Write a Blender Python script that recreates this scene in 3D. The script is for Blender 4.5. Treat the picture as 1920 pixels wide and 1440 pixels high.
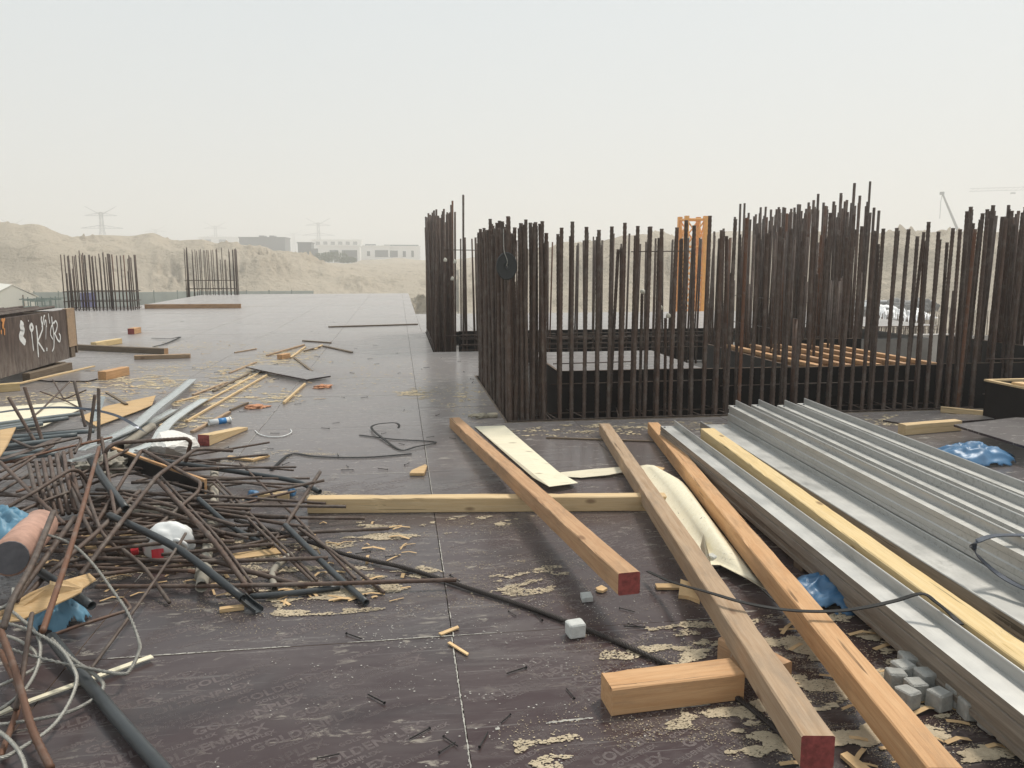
import bpy, bmesh, math, random
from mathutils import Vector, Matrix, noise as mnoise

# ------------------------------------------------------------------ clear
for o in list(bpy.data.objects): bpy.data.objects.remove(o)
sc = bpy.context.scene
COL = sc.collection
R = random.Random(7)

# ------------------------------------------------------------------ camera
# world: deck surface z = 0, +Y runs along the plywood seams, eye 1.6 m above the deck
F = 1480.0; PIT = math.atan(230 / F); YAW = math.radians(8.17); EYE = 1.6
cam = bpy.data.cameras.new('camera'); camo = bpy.data.objects.new('camera', cam); COL.objects.link(camo)
cam.sensor_fit = 'HORIZONTAL'; cam.sensor_width = 36; cam.lens = 36 * F / 1920
cam.clip_start = 0.05; cam.clip_end = 6000
camo.location = (0, 0, EYE); camo.rotation_euler = (math.pi / 2 - PIT, 0, -YAW)
sc.camera = camo

# ------------------------------------------------------------------ sky, sun, exposure
SUN_EL = math.radians(58); SUN_AZ = math.radians(52)      # azimuth clockwise from +Y
w = bpy.data.worlds.new('World'); sc.world = w; w.use_nodes = True
nt = w.node_tree; nt.nodes.clear()
out = nt.nodes.new('ShaderNodeOutputWorld'); bg = nt.nodes.new('ShaderNodeBackground')
sky = nt.nodes.new('ShaderNodeTexSky'); sky.sky_type = 'NISHITA'; sky.sun_disc = False
sky.sun_elevation = SUN_EL; sky.sun_rotation = SUN_AZ
sky.air_density = 1.0; sky.dust_density = 6.0; sky.ozone_density = 1.0
scl = nt.nodes.new('ShaderNodeVectorMath'); scl.operation = 'SCALE'; scl.inputs['Scale'].default_value = 0.07
# dust veil: an even pale grey that is a touch warmer towards the horizon
geo = nt.nodes.new('ShaderNodeTexCoord'); sep = nt.nodes.new('ShaderNodeSeparateXYZ')
ramp = nt.nodes.new('ShaderNodeValToRGB')
ramp.color_ramp.elements[0].position = 0.0; ramp.color_ramp.elements[0].color = (0.785, 0.795, 0.775, 1)
ramp.color_ramp.elements[1].position = 0.55; ramp.color_ramp.elements[1].color = (0.655, 0.735, 0.775, 1)
mix = nt.nodes.new('ShaderNodeMix'); mix.data_type = 'RGBA'; mix.inputs['Factor'].default_value = 0.82
nt.links.new(sky.outputs[0], scl.inputs[0]); nt.links.new(geo.outputs['Generated'], sep.inputs[0])
nt.links.new(sep.outputs['Z'], ramp.inputs[0])
nt.links.new(scl.outputs[0], mix.inputs['A']); nt.links.new(ramp.outputs[0], mix.inputs['B'])
nt.links.new(mix.outputs['Result'], bg.inputs[0]); bg.inputs[1].default_value = 1.0
nt.links.new(bg.outputs[0], out.inputs[0])
sl = bpy.data.lights.new('sun', 'SUN'); sl.energy = 2.5; sl.angle = math.radians(9); sl.color = (1.0, 0.94, 0.84)
so = bpy.data.objects.new('sun', sl); COL.objects.link(so)
sd = Vector((math.sin(SUN_AZ) * math.cos(SUN_EL), math.cos(SUN_AZ) * math.cos(SUN_EL), math.sin(SUN_EL)))
so.rotation_euler = sd.to_track_quat('Z', 'Y').to_euler(); so.location = (0, 0, 60)
sc.view_settings.view_transform = 'Standard'; sc.view_settings.look = 'None'
sc.view_settings.exposure = 0.22; sc.view_settings.gamma = 1.0
sc.cycles.max_bounces = 8; sc.cycles.diffuse_bounces = 3; sc.cycles.glossy_bounces = 3
sc.cycles.volume_bounces = 2; sc.cycles.use_denoising = True

# ------------------------------------------------------------------ pixel helpers (photograph 1920 x 1440)
def ray(px, py):
    u = (px - 960) / F; v = (720 - py) / F
    f = math.cos(PIT) + math.sin(PIT) * v; z = -math.sin(PIT) + math.cos(PIT) * v
    return Vector((u * math.cos(YAW) + f * math.sin(YAW), -u * math.sin(YAW) + f * math.cos(YAW), z))
def G(px, py, z=0.0):                # where the ray meets the height z
    d = ray(px, py); t = (z - EYE) / d.z
    return Vector((d.x * t, d.y * t, z))
def Q(px, py, Y):                    # where the ray meets the depth Y
    d = ray(px, py); t = Y / d.y
    return Vector((d.x * t, Y, EYE + d.z * t))

# ------------------------------------------------------------------ materials
def newmat(name):
    m = bpy.data.materials.new(name); m.use_nodes = True
    n = m.node_tree; b = n.nodes['Principled BSDF']
    return m, n, b
def nd(n, t, **kw):
    x = n.nodes.new(t)
    for k, v in kw.items(): setattr(x, k, v)
    return x
def noise_tex(n, vec, scale, detail=4, rough=0.55, dist=0.0):
    t = nd(n, 'ShaderNodeTexNoise'); t.inputs['Scale'].default_value = scale; t.inputs['Detail'].default_value = detail
    t.inputs['Roughness'].default_value = rough; t.inputs['Distortion'].default_value = dist
    if vec is not None: n.links.new(vec, t.inputs['Vector'])
    return t.outputs['Fac']
def remap(n, val, a, b, c=0.0, d=1.0):
    t = nd(n, 'ShaderNodeMapRange'); n.links.new(val, t.inputs[0])
    t.inputs[1].default_value = a; t.inputs[2].default_value = b; t.inputs[3].default_value = c; t.inputs[4].default_value = d
    return t.outputs[0]
def mixc(n, fac, a, b):
    t = nd(n, 'ShaderNodeMix', data_type='RGBA')
    if isinstance(fac, (int, float)): t.inputs['Factor'].default_value = fac
    else: n.links.new(fac, t.inputs['Factor'])
    for k, c in (('A', a), ('B', b)):
        if isinstance(c, tuple): t.inputs[k].default_value = (c[0], c[1], c[2], 1)
        else: n.links.new(c, t.inputs[k])
    return t.outputs['Result']
def mul(n, a, b, op='MULTIPLY'):
    t = nd(n, 'ShaderNodeMath', operation=op)
    for i, v in enumerate((a, b)):
        if isinstance(v, (int, float)): t.inputs[i].default_value = v
        else: n.links.new(v, t.inputs[i])
    return t.outputs[0]
def mapping(n, vec, scale=(1, 1, 1), rot=(0, 0, 0), loc=None):
    t = nd(n, 'ShaderNodeMapping'); t.inputs['Scale'].default_value = scale; t.inputs['Rotation'].default_value = rot
    n.links.new(vec, t.inputs['Vector'])
    if loc is not None: n.links.new(loc, t.inputs['Location'])
    return t.outputs[0]
def bump(n, b, h, strength=0.3, dist=0.01):
    t = nd(n, 'ShaderNodeBump'); t.inputs['Strength'].default_value = strength; t.inputs['Distance'].default_value = dist
    n.links.new(h, t.inputs['Height']); n.links.new(t.outputs[0], b.inputs['Normal'])
def objrand(n): return nd(n, 'ShaderNodeObjectInfo').outputs['Random']
def pos(n): return nd(n, 'ShaderNodeNewGeometry').outputs['Position']
def ocoord(n): return nd(n, 'ShaderNodeTexCoord').outputs['Object']

def plain(name, col, rough=0.6, metal=0.0, var=0.25, scale=12.0, bumpy=0.0, bscale=60.0, spec=0.5, world=False):
    m, n, b = newmat(name)
    v = pos(n) if world else ocoord(n)
    f = noise_tex(n, v, scale, 5, 0.6)
    r = objrand(n)
    f2 = mul(n, mul(n, f, 1.2), mul(n, r, 0.35), 'ADD')
    f3 = remap(n, f2, 0.35, 1.05)
    lo = tuple(c * (1 - var) for c in col); hi = tuple(min(1, c * (1 + var)) for c in col)
    n.links.new(mixc(n, f3, lo, hi), b.inputs['Base Color'])
    b.inputs['Roughness'].default_value = rough; b.inputs['Metallic'].default_value = metal
    b.inputs['Specular IOR Level'].default_value = spec
    if bumpy: bump(n, b, noise_tex(n, v, bscale, 4), bumpy, 0.01)
    return m

def mat_ply():
    m, n, b = newmat('phenolic_ply')
    p = pos(n); r = objrand(n)
    cmb = nd(n, 'ShaderNodeCombineXYZ'); n.links.new(mul(n, r, 37.0), cmb.inputs[0]); n.links.new(mul(n, r, 11.0), cmb.inputs[1])
    v = mapping(n, p, loc=cmb.outputs[0])
    film = mixc(n, noise_tex(n, v, 1.6, 4), (0.032, 0.013, 0.014), (0.050, 0.026, 0.025))
    film = mixc(n, mul(n, r, 0.75), film, (0.050, 0.038, 0.039))
    # greasy darker wipes with soft edges
    film = mixc(n, remap(n, noise_tex(n, mapping(n, p, (1.0, 1.6, 1)), 0.9, 3, 0.5, 0.6), 0.52, 0.66, 0, 0.6), film, (0.020, 0.016, 0.017))
    # dust film in long brushed streaks
    st = noise_tex(n, mapping(n, p, (0.8, 2.6, 1), (0, 0, 0.12)), 2.4, 8, 0.70, 0.9)
    big = noise_tex(n, p, 0.45, 3, 0.5)
    dust = mul(n, remap(n, st, 0.40, 0.80), remap(n, big, 0.40, 0.60, 0.15, 1.0))
    c = mixc(n, mul(n, dust, 0.42), film, (0.26, 0.24, 0.225))
    # cement splashes and dried crumbs
    mask = remap(n, noise_tex(n, p, 0.75, 4, 0.55), 0.42, 0.58)
    spl = mul(n, remap(n, noise_tex(n, mapping(n, p, (0.7, 1.9, 1), (0, 0, 0.2)), 9.0, 8, 0.72, 0.8), 0.575, 0.64), mask)
    c = mixc(n, mul(n, spl, 0.75), c, (0.40, 0.36, 0.30))
    # thin scratches
    sc1 = noise_tex(n, mapping(n, p, (1.2, 40, 1), (0, 0, 0.5)), 1.1, 2, 0.5)
    scr = remap(n, mul(n, mul(n, sc1, 0.5, 'SUBTRACT'), 0, 'ADD'), 0.155, 0.165)
    c = mixc(n, mul(n, scr, 0.22), c, (0.32, 0.30, 0.28))
    n.links.new(c, b.inputs['Base Color'])
    ro = mul(n, mul(n, dust, 0.22), 0.17, 'ADD'); ro = mul(n, ro, mul(n, spl, 0.4), 'ADD')
    n.links.new(mul(n, ro, mul(n, noise_tex(n, p, 3.5, 5), 0.08), 'ADD'), b.inputs['Roughness'])
    b.inputs['Specular IOR Level'].default_value = 0.27; b.inputs['Sheen Weight'].default_value = 1.0; b.inputs['Sheen Roughness'].default_value = 0.30; b.inputs['Sheen Tint'].default_value = (1, .95, .91, 1)
    bump(n, b, mul(n, spl, mul(n, st, 0.15), 'ADD'), 0.12, 0.0015)
    return m
def mat_timber(name, a, bcol, dirt=(0.13, 0.10, 0.075), dirtf=0.35):
    m, n, b = newmat(name)
    o = ocoord(n); r = objrand(n)
    cmb = nd(n, 'ShaderNodeCombineXYZ'); n.links.new(mul(n, r, 40.0), cmb.inputs[0]); n.links.new(mul(n, r, 9.0), cmb.inputs[1])
    g = noise_tex(n, mapping(n, o, (0.9, 16, 16), loc=cmb.outputs[0]), 3.0, 6, 0.62, 0.8)
    g2 = noise_tex(n, mapping(n, o, (2.0, 70, 70), loc=cmb.outputs[0]), 3.0, 3, 0.5, 0.3)
    c = mixc(n, remap(n, g, 0.30, 0.70), a, bcol)
    c = mixc(n, mul(n, remap(n, g2, 0.5, 0.75), 0.30), c, tuple(x * 0.55 for x in a))
    # knots
    vo = nd(n, 'ShaderNodeTexVoronoi'); vo.inputs['Scale'].default_value = 2.3
    n.links.new(mapping(n, o, (1.0, 2.3, 2.3), loc=cmb.outputs[0]), vo.inputs['Vector'])
    k = remap(n, vo.outputs['Distance'], 0.055, 0.11, 1, 0)
    c = mixc(n, mul(n, k, 0.65), c, (0.12, 0.055, 0.028))
    ck = mul(n, remap(n, noise_tex(n, mapping(n, o, (0.55, 30, 30), loc=cmb.outputs[0]), 1.6, 3, 0.5, 0.5), 0.655, 0.675), remap(n, noise_tex(n, mapping(n, o, (1, 3, 3), loc=cmb.outputs[0]), 1.7, 2), 0.45, 0.55))
    c = mixc(n, mul(n, ck, 0.75), c, tuple(x * 0.22 for x in a))
    dm = remap(n, noise_tex(n, mapping(n, o, (1, 3, 3), loc=cmb.outputs[0]), 2.6, 7, 0.7), 0.50, 0.75)
    c = mixc(n, mul(n, dm, dirtf), c, dirt)
    spl = mul(n, remap(n, noise_tex(n, o, 24, 6, 0.7), 0.63, 0.68), remap(n, noise_tex(n, mapping(n, o, loc=cmb.outputs[0]), 1.8, 3), 0.52, 0.62))
    c = mixc(n, mul(n, spl, 0.6), c, (0.45, 0.42, 0.37))
    n.links.new(c, b.inputs['Base Color']); b.inputs['Roughness'].default_value = 0.75
    b.inputs['Specular IOR Level'].default_value = 0.25
    bump(n, b, mul(n, g, mul(n, g2, 0.6), 'ADD'), 0.35, 0.004)
    return m
def mat_rebar(name, rust):
    m, n, b = newmat(name)
    o = ocoord(n); r = objrand(n)
    f = noise_tex(n, mapping(n, o, (30, 30, 6)), 1.0, 5, 0.6)
    c = mixc(n, remap(n, f, 0.3, 0.75), (0.052, 0.037, 0.030), (0.125, 0.085, 0.064))
    c = mixc(n, mul(n, remap(n, r, 0.2, 1.0), rust), c, (0.16, 0.065, 0.030))
    c = mixc(n, remap(n, noise_tex(n, pos(n), 9, 5, 0.7), 0.48, 0.72, 0, 0.6), c, (0.20, 0.175, 0.15))
    n.links.new(c, b.inputs['Base Color']); b.inputs['Roughness'].default_value = 0.62; b.inputs['Metallic'].default_value = 0.1
    bump(n, b, noise_tex(n, pos(n), 160, 3), 0.3, 0.002)
    return m
def mat_alu():
    m, n, b = newmat('aluminium')
    o = ocoord(n); p = pos(n)
    c = mixc(n, noise_tex(n, mapping(n, o, (0.5, 14, 14)), 3, 5), (0.42, 0.415, 0.395), (0.54, 0.53, 0.505))
    d = mul(n, remap(n, noise_tex(n, mapping(n, p, (3.0, 1.0, 3.0)), 2.5, 8, 0.72), 0.50, 0.74), remap(n, noise_tex(n, p, 0.9, 3), 0.38, 0.58))
    c = mixc(n, mul(n, d, 0.6), c, (0.17, 0.165, 0.145))
    c = mixc(n, mul(n, remap(n, noise_tex(n, p, 34, 5, 0.75), 0.52, 0.66, 0, 0.42), remap(n, noise_tex(n, mapping(n, p, (2, .6, 2)), 1.1, 3), 0.48, 0.60)), c, (0.16, 0.155, 0.135))
    n.links.new(c, b.inputs['Base Color']); b.inputs['Metallic'].default_value = 0.55
    n.links.new(remap(n, noise_tex(n, p, 6, 5), 0.3, 0.7, 0.36, 0.58), b.inputs['Roughness'])
    return m
def mat_sand():
    m, n, b = newmat('sand'); p = pos(n)
    c = mixc(n, noise_tex(n, p, 0.06, 5, 0.6), (0.47, 0.405, 0.32), (0.56, 0.49, 0.395))
    c = mixc(n, remap(n, noise_tex(n, mapping(n, p, (1, 1, 2.5)), 0.30, 8, 0.74, 0.6), 0.55, 0.63, 0, 0.5), c, (0.27, 0.23, 0.175))
    c = mixc(n, remap(n, noise_tex(n, p, 1.6, 7, 0.72), 0.58, 0.66, 0, 0.45), c, (0.25, 0.215, 0.165))
    n.links.new(c, b.inputs['Base Color']); b.inputs['Roughness'].default_value = 0.95; b.inputs['Specular IOR Level'].default_value = 0.1
    bump(n, b, noise_tex(n, p, 0.8, 9, 0.70), 0.9, 0.9)
    return m
def mat_oldpanel():
    m, n, b = newmat('weathered_form_panel'); p = pos(n)
    st = noise_tex(n, mapping(n, p, (3, 3, 0.6), (0.35, 0, 0)), 3.5, 8, 0.72, 0.4)
    c = mixc(n, remap(n, st, 0.35, 0.72), (0.045, 0.026, 0.020), (0.17, 0.125, 0.10))
    sepx = nd(n, 'ShaderNodeSeparateXYZ'); n.links.new(p, sepx.inputs[0])
    low = remap(n, sepx.outputs['Z'], 0.05, 0.55, 1, 0)          # splashed cement clings to the lower half
    c = mixc(n, mul(n, mul(n, low, remap(n, noise_tex(n, mapping(n, p, (4, 4, 1.2)), 4, 8, 0.75), 0.38, 0.66)), 0.85), c, (0.33, 0.29, 0.25))
    n.links.new(c, b.inputs['Base Color']); b.inputs['Roughness'].default_value = 0.7
    bump(n, b, st, 0.4, 0.006)
    return m

M = {}
M['ply'] = mat_ply()
M['edge'] = plain('ply_edge', (0.16, 0.11, 0.075), 0.8)
M['formface'] = plain('form_face', (0.016, 0.013, 0.012), 0.55, var=0.5, scale=3.5, spec=0.25)
M['formgrey'] = plain('form_face_grey', (0.035, 0.032, 0.030), 0.5, var=0.4, scale=4, spec=0.3)  # a slightly paler grey than the front panels, used on the side shutters
M['t_orange'] = mat_timber('timber_orange', (0.50, 0.27, 0.125), (0.63, 0.39, 0.21), dirtf=0.42)
M['t_brown'] = mat_timber('timber_brown', (0.42, 0.235, 0.125), (0.55, 0.35, 0.20), dirtf=0.5)
M['t_grey'] = mat_timber('timber_weathered', (0.36, 0.235, 0.14), (0.47, 0.345, 0.235), (0.20, 0.165, 0.13), 0.6)
M['t_pale'] = mat_timber('timber_pale', (0.60, 0.42, 0.22), (0.70, 0.53, 0.32), dirtf=0.22)
M['t_yellow'] = mat_timber('timber_yellow', (0.66, 0.47, 0.22), (0.75, 0.58, 0.33), dirtf=0.2)
M['t_dark'] = mat_timber('timber_old', (0.13, 0.095, 0.065), (0.23, 0.18, 0.13), dirtf=0.5)
M['red'] = plain('red_end_paint', (0.25, 0.055, 0.047), 0.75, var=0.55, scale=45)
M['veneer'] = mat_timber('veneer_cream', (0.76, 0.68, 0.49), (0.82, 0.76, 0.60), dirtf=0.05)
M['veneer2'] = mat_timber('veneer_grey_cream', (0.68, 0.60, 0.44), (0.74, 0.68, 0.54), dirtf=0.12)
M['chip'] = plain('fresh_wood', (0.62, 0.42, 0.22), 0.85, var=0.3)
M['torn'] = mat_timber('torn_ply', (0.50, 0.32, 0.15), (0.62, 0.44, 0.25), dirtf=0.25)
M['sawdust'] = plain('sawdust', (0.375, 0.31, 0.22), 0.95, var=0.5, scale=5, world=True, spec=0.1)
M['sawfresh'] = plain('fresh_sawdust', (0.62, 0.51, 0.34), 0.95, var=0.3, scale=5, world=True, spec=0.1)
M['grit'] = plain('cement_grit', (0.42, 0.40, 0.36), 0.9, var=0.5, scale=40, world=True)
M['rebar'] = mat_rebar('rebar_dark', 0.12)
M['rust'] = mat_rebar('rebar_rusty', 0.85)
M['mid'] = mat_rebar('rebar_brown', 0.22)
M['rope_d'] = plain('steel_rope_oily', (0.045, 0.035, 0.03), 0.5, 0.3, 0.4, 60)
M['rope_l'] = plain('steel_rope_bright', (0.30, 0.29, 0.26), 0.5, 0.45, 0.4, 60)
M['pvc'] = plain('grey_conduit', (0.032, 0.036, 0.038), 0.42, var=0.45, scale=5, spec=0.5)
M['pvc_l'] = plain('light_conduit', (0.13, 0.15, 0.155), 0.5, var=0.3, scale=8)
M['pipe'] = plain('dusty_pipe', (0.30, 0.27, 0.22), 0.75, var=0.35, scale=7)
M['strap'] = plain('black_strap', (0.014, 0.013, 0.012), 0.65, var=0.4, spec=0.3)
M['bluegrey'] = plain('blue_steel_strap', (0.055, 0.065, 0.085), 0.35, 0.4)
M['galv'] = plain('galvanised_strip', (0.47, 0.49, 0.48), 0.42, 0.35, 0.22, 20)
M['alu'] = mat_alu()
M['alu_side'] = mat_timber('alu_dirty_side', (0.20, 0.165, 0.13), (0.33, 0.285, 0.235), dirtf=0.4)
M['conc'] = plain('spacer_concrete', (0.36, 0.355, 0.33), 0.9, var=0.25, scale=30, bumpy=0.5, bscale=120)
M['white_conc'] = plain('pale_concrete', (0.55, 0.55, 0.52), 0.9, var=0.2, scale=30, bumpy=0.6, bscale=150)
M['sack'] = plain('woven_sack', (0.66, 0.64, 0.60), 0.75, var=0.15, scale=20, bumpy=0.4, bscale=90)
M['bluebag'] = plain('blue_plastic', (0.05, 0.135, 0.25), 0.42, var=0.4, scale=9)
M['bluetorn'] = plain('faded_blue_film', (0.10, 0.22, 0.31), 0.5, var=0.35, scale=9)
M['whiteplastic'] = plain('white_plastic', (0.75, 0.75, 0.73), 0.35, var=0.1)
M['redprint'] = plain('red_label', (0.55, 0.03, 0.04), 0.4)
M['blueprint'] = plain('blue_label', (0.05, 0.22, 0.50), 0.4)
M['orange_tube'] = plain('tube_fibre', (0.42, 0.25, 0.19), 0.8, var=0.35, scale=14)
M['tube_end'] = plain('tube_end', (0.10, 0.095, 0.10), 0.8, var=0.3, scale=30)
M['glove'] = plain('knit_glove', (0.33, 0.29, 0.22), 0.95, var=0.35, scale=40, bumpy=0.5, bscale=200)
M['paint'] = plain('white_spray', (0.74, 0.74, 0.72), 0.7, var=0.12, scale=10)
M['orangepaint'] = plain('orange_spray', (0.60, 0.26, 0.08), 0.7, var=0.2)
M['oldpanel'] = mat_oldpanel()
M['sand'] = mat_sand()
M['crane'] = plain('crane_orange', (0.74, 0.33, 0.055), 0.5, var=0.2, scale=3)
M['steel_far'] = plain('lattice_steel', (0.23, 0.24, 0.25), 0.6)
M['wallwhite'] = plain('white_render', (0.84, 0.83, 0.81), 0.8, var=0.06)
M['walldark'] = plain('dark_cladding', (0.14, 0.15, 0.16), 0.6, var=0.2)
M['glass'] = plain('dark_window', (0.16, 0.17, 0.18), 0.15, var=0.2)
M['tent'] = plain('tent_canvas', (0.82, 0.79, 0.70), 0.7, var=0.05)
M['fence'] = plain('hoarding_sheet', (0.36, 0.39, 0.36), 0.6, var=0.2, scale=0.7)
M['green'] = plain('green_frame', (0.10, 0.15, 0.13), 0.6)
M['blue'] = plain('blue_cabin', (0.09, 0.09, 0.27), 0.5)
M['leaf'] = plain('shrub_leaf', (0.065, 0.085, 0.04), 0.7, var=0.4)
M['bark'] = plain('shrub_bark', (0.12, 0.09, 0.06), 0.9)
M['tarp'] = plain('white_tarp', (0.78, 0.78, 0.78), 0.5, var=0.12, scale=1.2)
M['greyrock'] = plain('grey_rubble', (0.17, 0.165, 0.16), 0.9, var=0.4, scale=1.2)
M['yellowform'] = plain('yellow_form', (0.60, 0.34, 0.05), 0.6, var=0.15)
M['concwall'] = plain('grey_wall', (0.34, 0.32, 0.30), 0.85, var=0.2, scale=1.2)
M['sub'] = plain('raw_concrete', (0.16, 0.15, 0.14), 0.9, var=0.3, scale=2)
M['rubber'] = plain('black_rubber', (0.016, 0.018, 0.018), 0.45, var=0.3)
M['foam'] = plain('pale_plug', (0.60, 0.57, 0.48), 0.8)
M['rag'] = plain('orange_rag', (0.50, 0.24, 0.13), 0.9, var=0.3)
def mat_print():
    m, n, b = newmat('sheet_print'); p = pos(n)
    b.inputs['Base Color'].default_value = (0.135, 0.105, 0.10, 1); b.inputs['Roughness'].default_value = 0.42
    tr = nd(n, 'ShaderNodeBsdfTransparent'); mx = nd(n, 'ShaderNodeMixShader')
    f = mul(n, remap(n, noise_tex(n, p, 3.0, 5, 0.6), 0.36, 0.60, 0.25, 0.9), remap(n, noise_tex(n, p, 40, 4, 0.7), 0.25, 0.5, 0.4, 1.0))
    n.links.new(f, mx.inputs[0]); n.links.new(tr.outputs[0], mx.inputs[1]); n.links.new(b.outputs[0], mx.inputs[2])
    n.links.new(mx.outputs[0], n.nodes['Material Output'].inputs[0])
    return m
M['print'] = mat_print()

# ------------------------------------------------------------------ object helpers
def link(name, me, mat=None, parent=None, mw=None):
    o = bpy.data.objects.new(name, me); COL.objects.link(o)
    if mat is not None and me is not None and len(me.materials) == 0: me.materials.append(M[mat])
    if parent is not None: o.parent = parent
    if mw is not None: o.matrix_local = mw
    return o
def tag(o, label, cat, group=None, kind=None):
    if label: o['label'] = label
    if cat: o['category'] = cat
    if group: o['group'] = group
    if kind: o['kind'] = kind
    return o
def empty(name, label, cat, loc=(0, 0, 0), rz=0.0, group=None):
    o = bpy.data.objects.new(name, None); COL.objects.link(o); o.location = loc; o.rotation_euler = (0, 0, rz)
    o.empty_display_size = 0.2
    return tag(o, label, cat, group)
def mesh(name, vf, smooth=False):
    me = bpy.data.meshes.new(name); me.from_pydata([tuple(v) for v in vf[0]], [], vf[1]); me.update()
    if smooth: me.polygons.foreach_set('use_smooth', [True] * len(me.polygons))
    return me
def cat_vf(parts):
    V = []; Fc = []
    for v, f in parts:
        k = len(V); V += list(v); Fc += [tuple(i + k for i in q) for q in f]
    return V, Fc
def box_vf(x0, x1, y0, y1, z0, z1):
    v = [(x, y, z) for z in (z0, z1) for y in (y0, y1) for x in (x0, x1)]
    return v, [(0, 2, 3, 1), (4, 5, 7, 6), (0, 1, 5, 4), (2, 6, 7, 3), (1, 3, 7, 5), (0, 4, 6, 2)]
def box(name, x0, x1, y0, y1, z0, z1, mat, parent=None):
    return link(name, mesh(name, box_vf(x0, x1, y0, y1, z0, z1)), mat, parent)
def bar_vf(a, b, r, sides=6):
    return tube_vf([a, b], r, sides)
def tube_vf(pts, r, sides=6, rib=0.0, ribh=0.12, taper=None):
    pts = [Vector(p) for p in pts]
    if rib:
        res = []; L = 0
        for i in range(len(pts) - 1):
            d = (pts[i + 1] - pts[i]).length; n = max(1, int(d / (rib * 0.5)))
            for k in range(n): res.append(pts[i].lerp(pts[i + 1], k / n))
        res.append(pts[-1]); pts = res
    N = len(pts); V = []; Fc = []
    t0 = (pts[1] - pts[0]).normalized()
    ref = Vector((0, 0, 1)) if abs(t0.z) < 0.9 else Vector((1, 0, 0))
    u = t0.cross(ref).normalized()
    for i, p in enumerate(pts):
        t = (pts[min(i + 1, N - 1)] - pts[max(i - 1, 0)])
        if t.length < 1e-9: t = t0
        t.normalize(); u = (u - t * u.dot(t))
        if u.length < 1e-6: u = t.orthogonal()
        u.normalize(); v = t.cross(u)
        rr = r * (1 + (ribh if (rib and i % 2) else 0))
        if taper: rr *= taper[0] + (taper[1] - taper[0]) * i / (N - 1)
        for k in range(sides):
            a = 2 * math.pi * k / sides
            V.append(p + (u * math.cos(a) + v * math.sin(a)) * rr)
    for i in range(N - 1):
        for k in range(sides):
            a = i * sides + k; b = i * sides + (k + 1) % sides
            Fc.append((a, b, b + sides, a + sides))
    Fc.append(tuple(range(sides - 1, -1, -1))); Fc.append(tuple((N - 1) * sides + k for k in range(sides)))
    return V, Fc
def pipe_vf(pts, r, wall, sides=12):
    """open-ended hollow pipe"""
    o, fo = tube_vf(pts, r, sides); i_, fi = tube_vf(pts, r - wall, sides)
    fo = fo[:-2]; fi = [tuple(reversed(q)) for q in fi[:-2]]
    k = len(o); V = list(o) + list(i_); Fc = list(fo) + [tuple(a + k for a in q) for q in fi]
    n = len(pts) if True else 0
    for e in (0, len(o) - sides):
        for s in range(sides):
            a = e + s; b = e + (s + 1) % sides
            Fc.append((a, b, b + k, a + k) if e else (b, a, a + k, b + k))
    return V, Fc
def smooth_path(pts, n=6):
    """Catmull-Rom through the points"""
    P = [Vector(p) for p in pts]; P = [P[0] * 2 - P[1]] + P + [P[-1] * 2 - P[-2]]
    outp = []
    for i in range(1, len(P) - 2):
        for k in range(n):
            t = k / n
            outp.append(0.5 * ((2 * P[i]) + (P[i + 1] - P[i - 1]) * t + (2 * P[i - 1] - 5 * P[i] + 4 * P[i + 1] - P[i + 2]) * t * t
                               + (3 * P[i] - P[i - 1] - 3 * P[i + 1] + P[i + 2]) * t ** 3))
    outp.append(P[-2]); return outp
def fillet(pts, rad=0.05, n=4):
    P = [Vector(p) for p in pts]
    if len(P) < 3: return P
    o = [P[0]]
    for i in range(1, len(P) - 1):
        a = P[i - 1] - P[i]; b = P[i + 1] - P[i]
        d = min(rad, a.length * 0.45, b.length * 0.45)
        s = P[i] + a.normalized() * d; e = P[i] + b.normalized() * d
        for k in range(n + 1):
            t = k / n; o.append(s * (1 - t) ** 2 + P[i] * 2 * t * (1 - t) + e * t * t)
    o.append(P[-1]); return o
def ribbon_vf(pts, width, th, up=Vector((0, 0, 1)), lips=0.0):
    pts = [Vector(p) for p in pts]; N = len(pts); V = []; Fc = []
    prof = [(-width / 2, 0), (width / 2, 0), (width / 2, th), (-width / 2, th)]
    if lips:
        w2 = width / 2
        prof = [(-w2, 0), (w2, 0), (w2, lips), (w2 - th, lips), (w2 - th, th), (-w2 + th, th), (-w2 + th, lips), (-w2, lips)]
    S = len(prof)
    for i, p in enumerate(pts):
        t = (pts[min(i + 1, N - 1)] - pts[max(i - 1, 0)]).normalized()
        s = t.cross(up)
        if s.length < 1e-4: s = Vector((1, 0, 0))
        s.normalize(); u = s.cross(t).normalized()
        for a, b in prof: V.append(p + s * a + u * b)
    for i in range(N - 1):
        for k in range(S):
            a = i * S + k; b = i * S + (k + 1) % S; Fc.append((a, b, b + S, a + S))
    Fc.append(tuple(range(S - 1, -1, -1))); Fc.append(tuple((N - 1) * S + k for k in range(S)))
    return V, Fc
def plate_vf(poly, th, up=Vector((0, 0, 1))):
    n = len(poly); P = [Vector(p) for p in poly]
    V = [p for p in P] + [p + up * th for p in P]
    Fc = [tuple(range(n - 1, -1, -1)), tuple(range(n, 2 * n))]
    for i in range(n): j = (i + 1) % n; Fc.append((i, j, j + n, i + n))
    # orientation
    a = sum((P[i].x * P[(i + 1) % n].y - P[(i + 1) % n].x * P[i].y) for i in range(n))
    if a < 0: Fc = [tuple(reversed(q)) for q in Fc]
    return V, Fc
def frac(p, sc_=1.0, oct_=4):
    return mnoise.fractal(Vector(p) * sc_, 1.0, 2.0, oct_)

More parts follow.
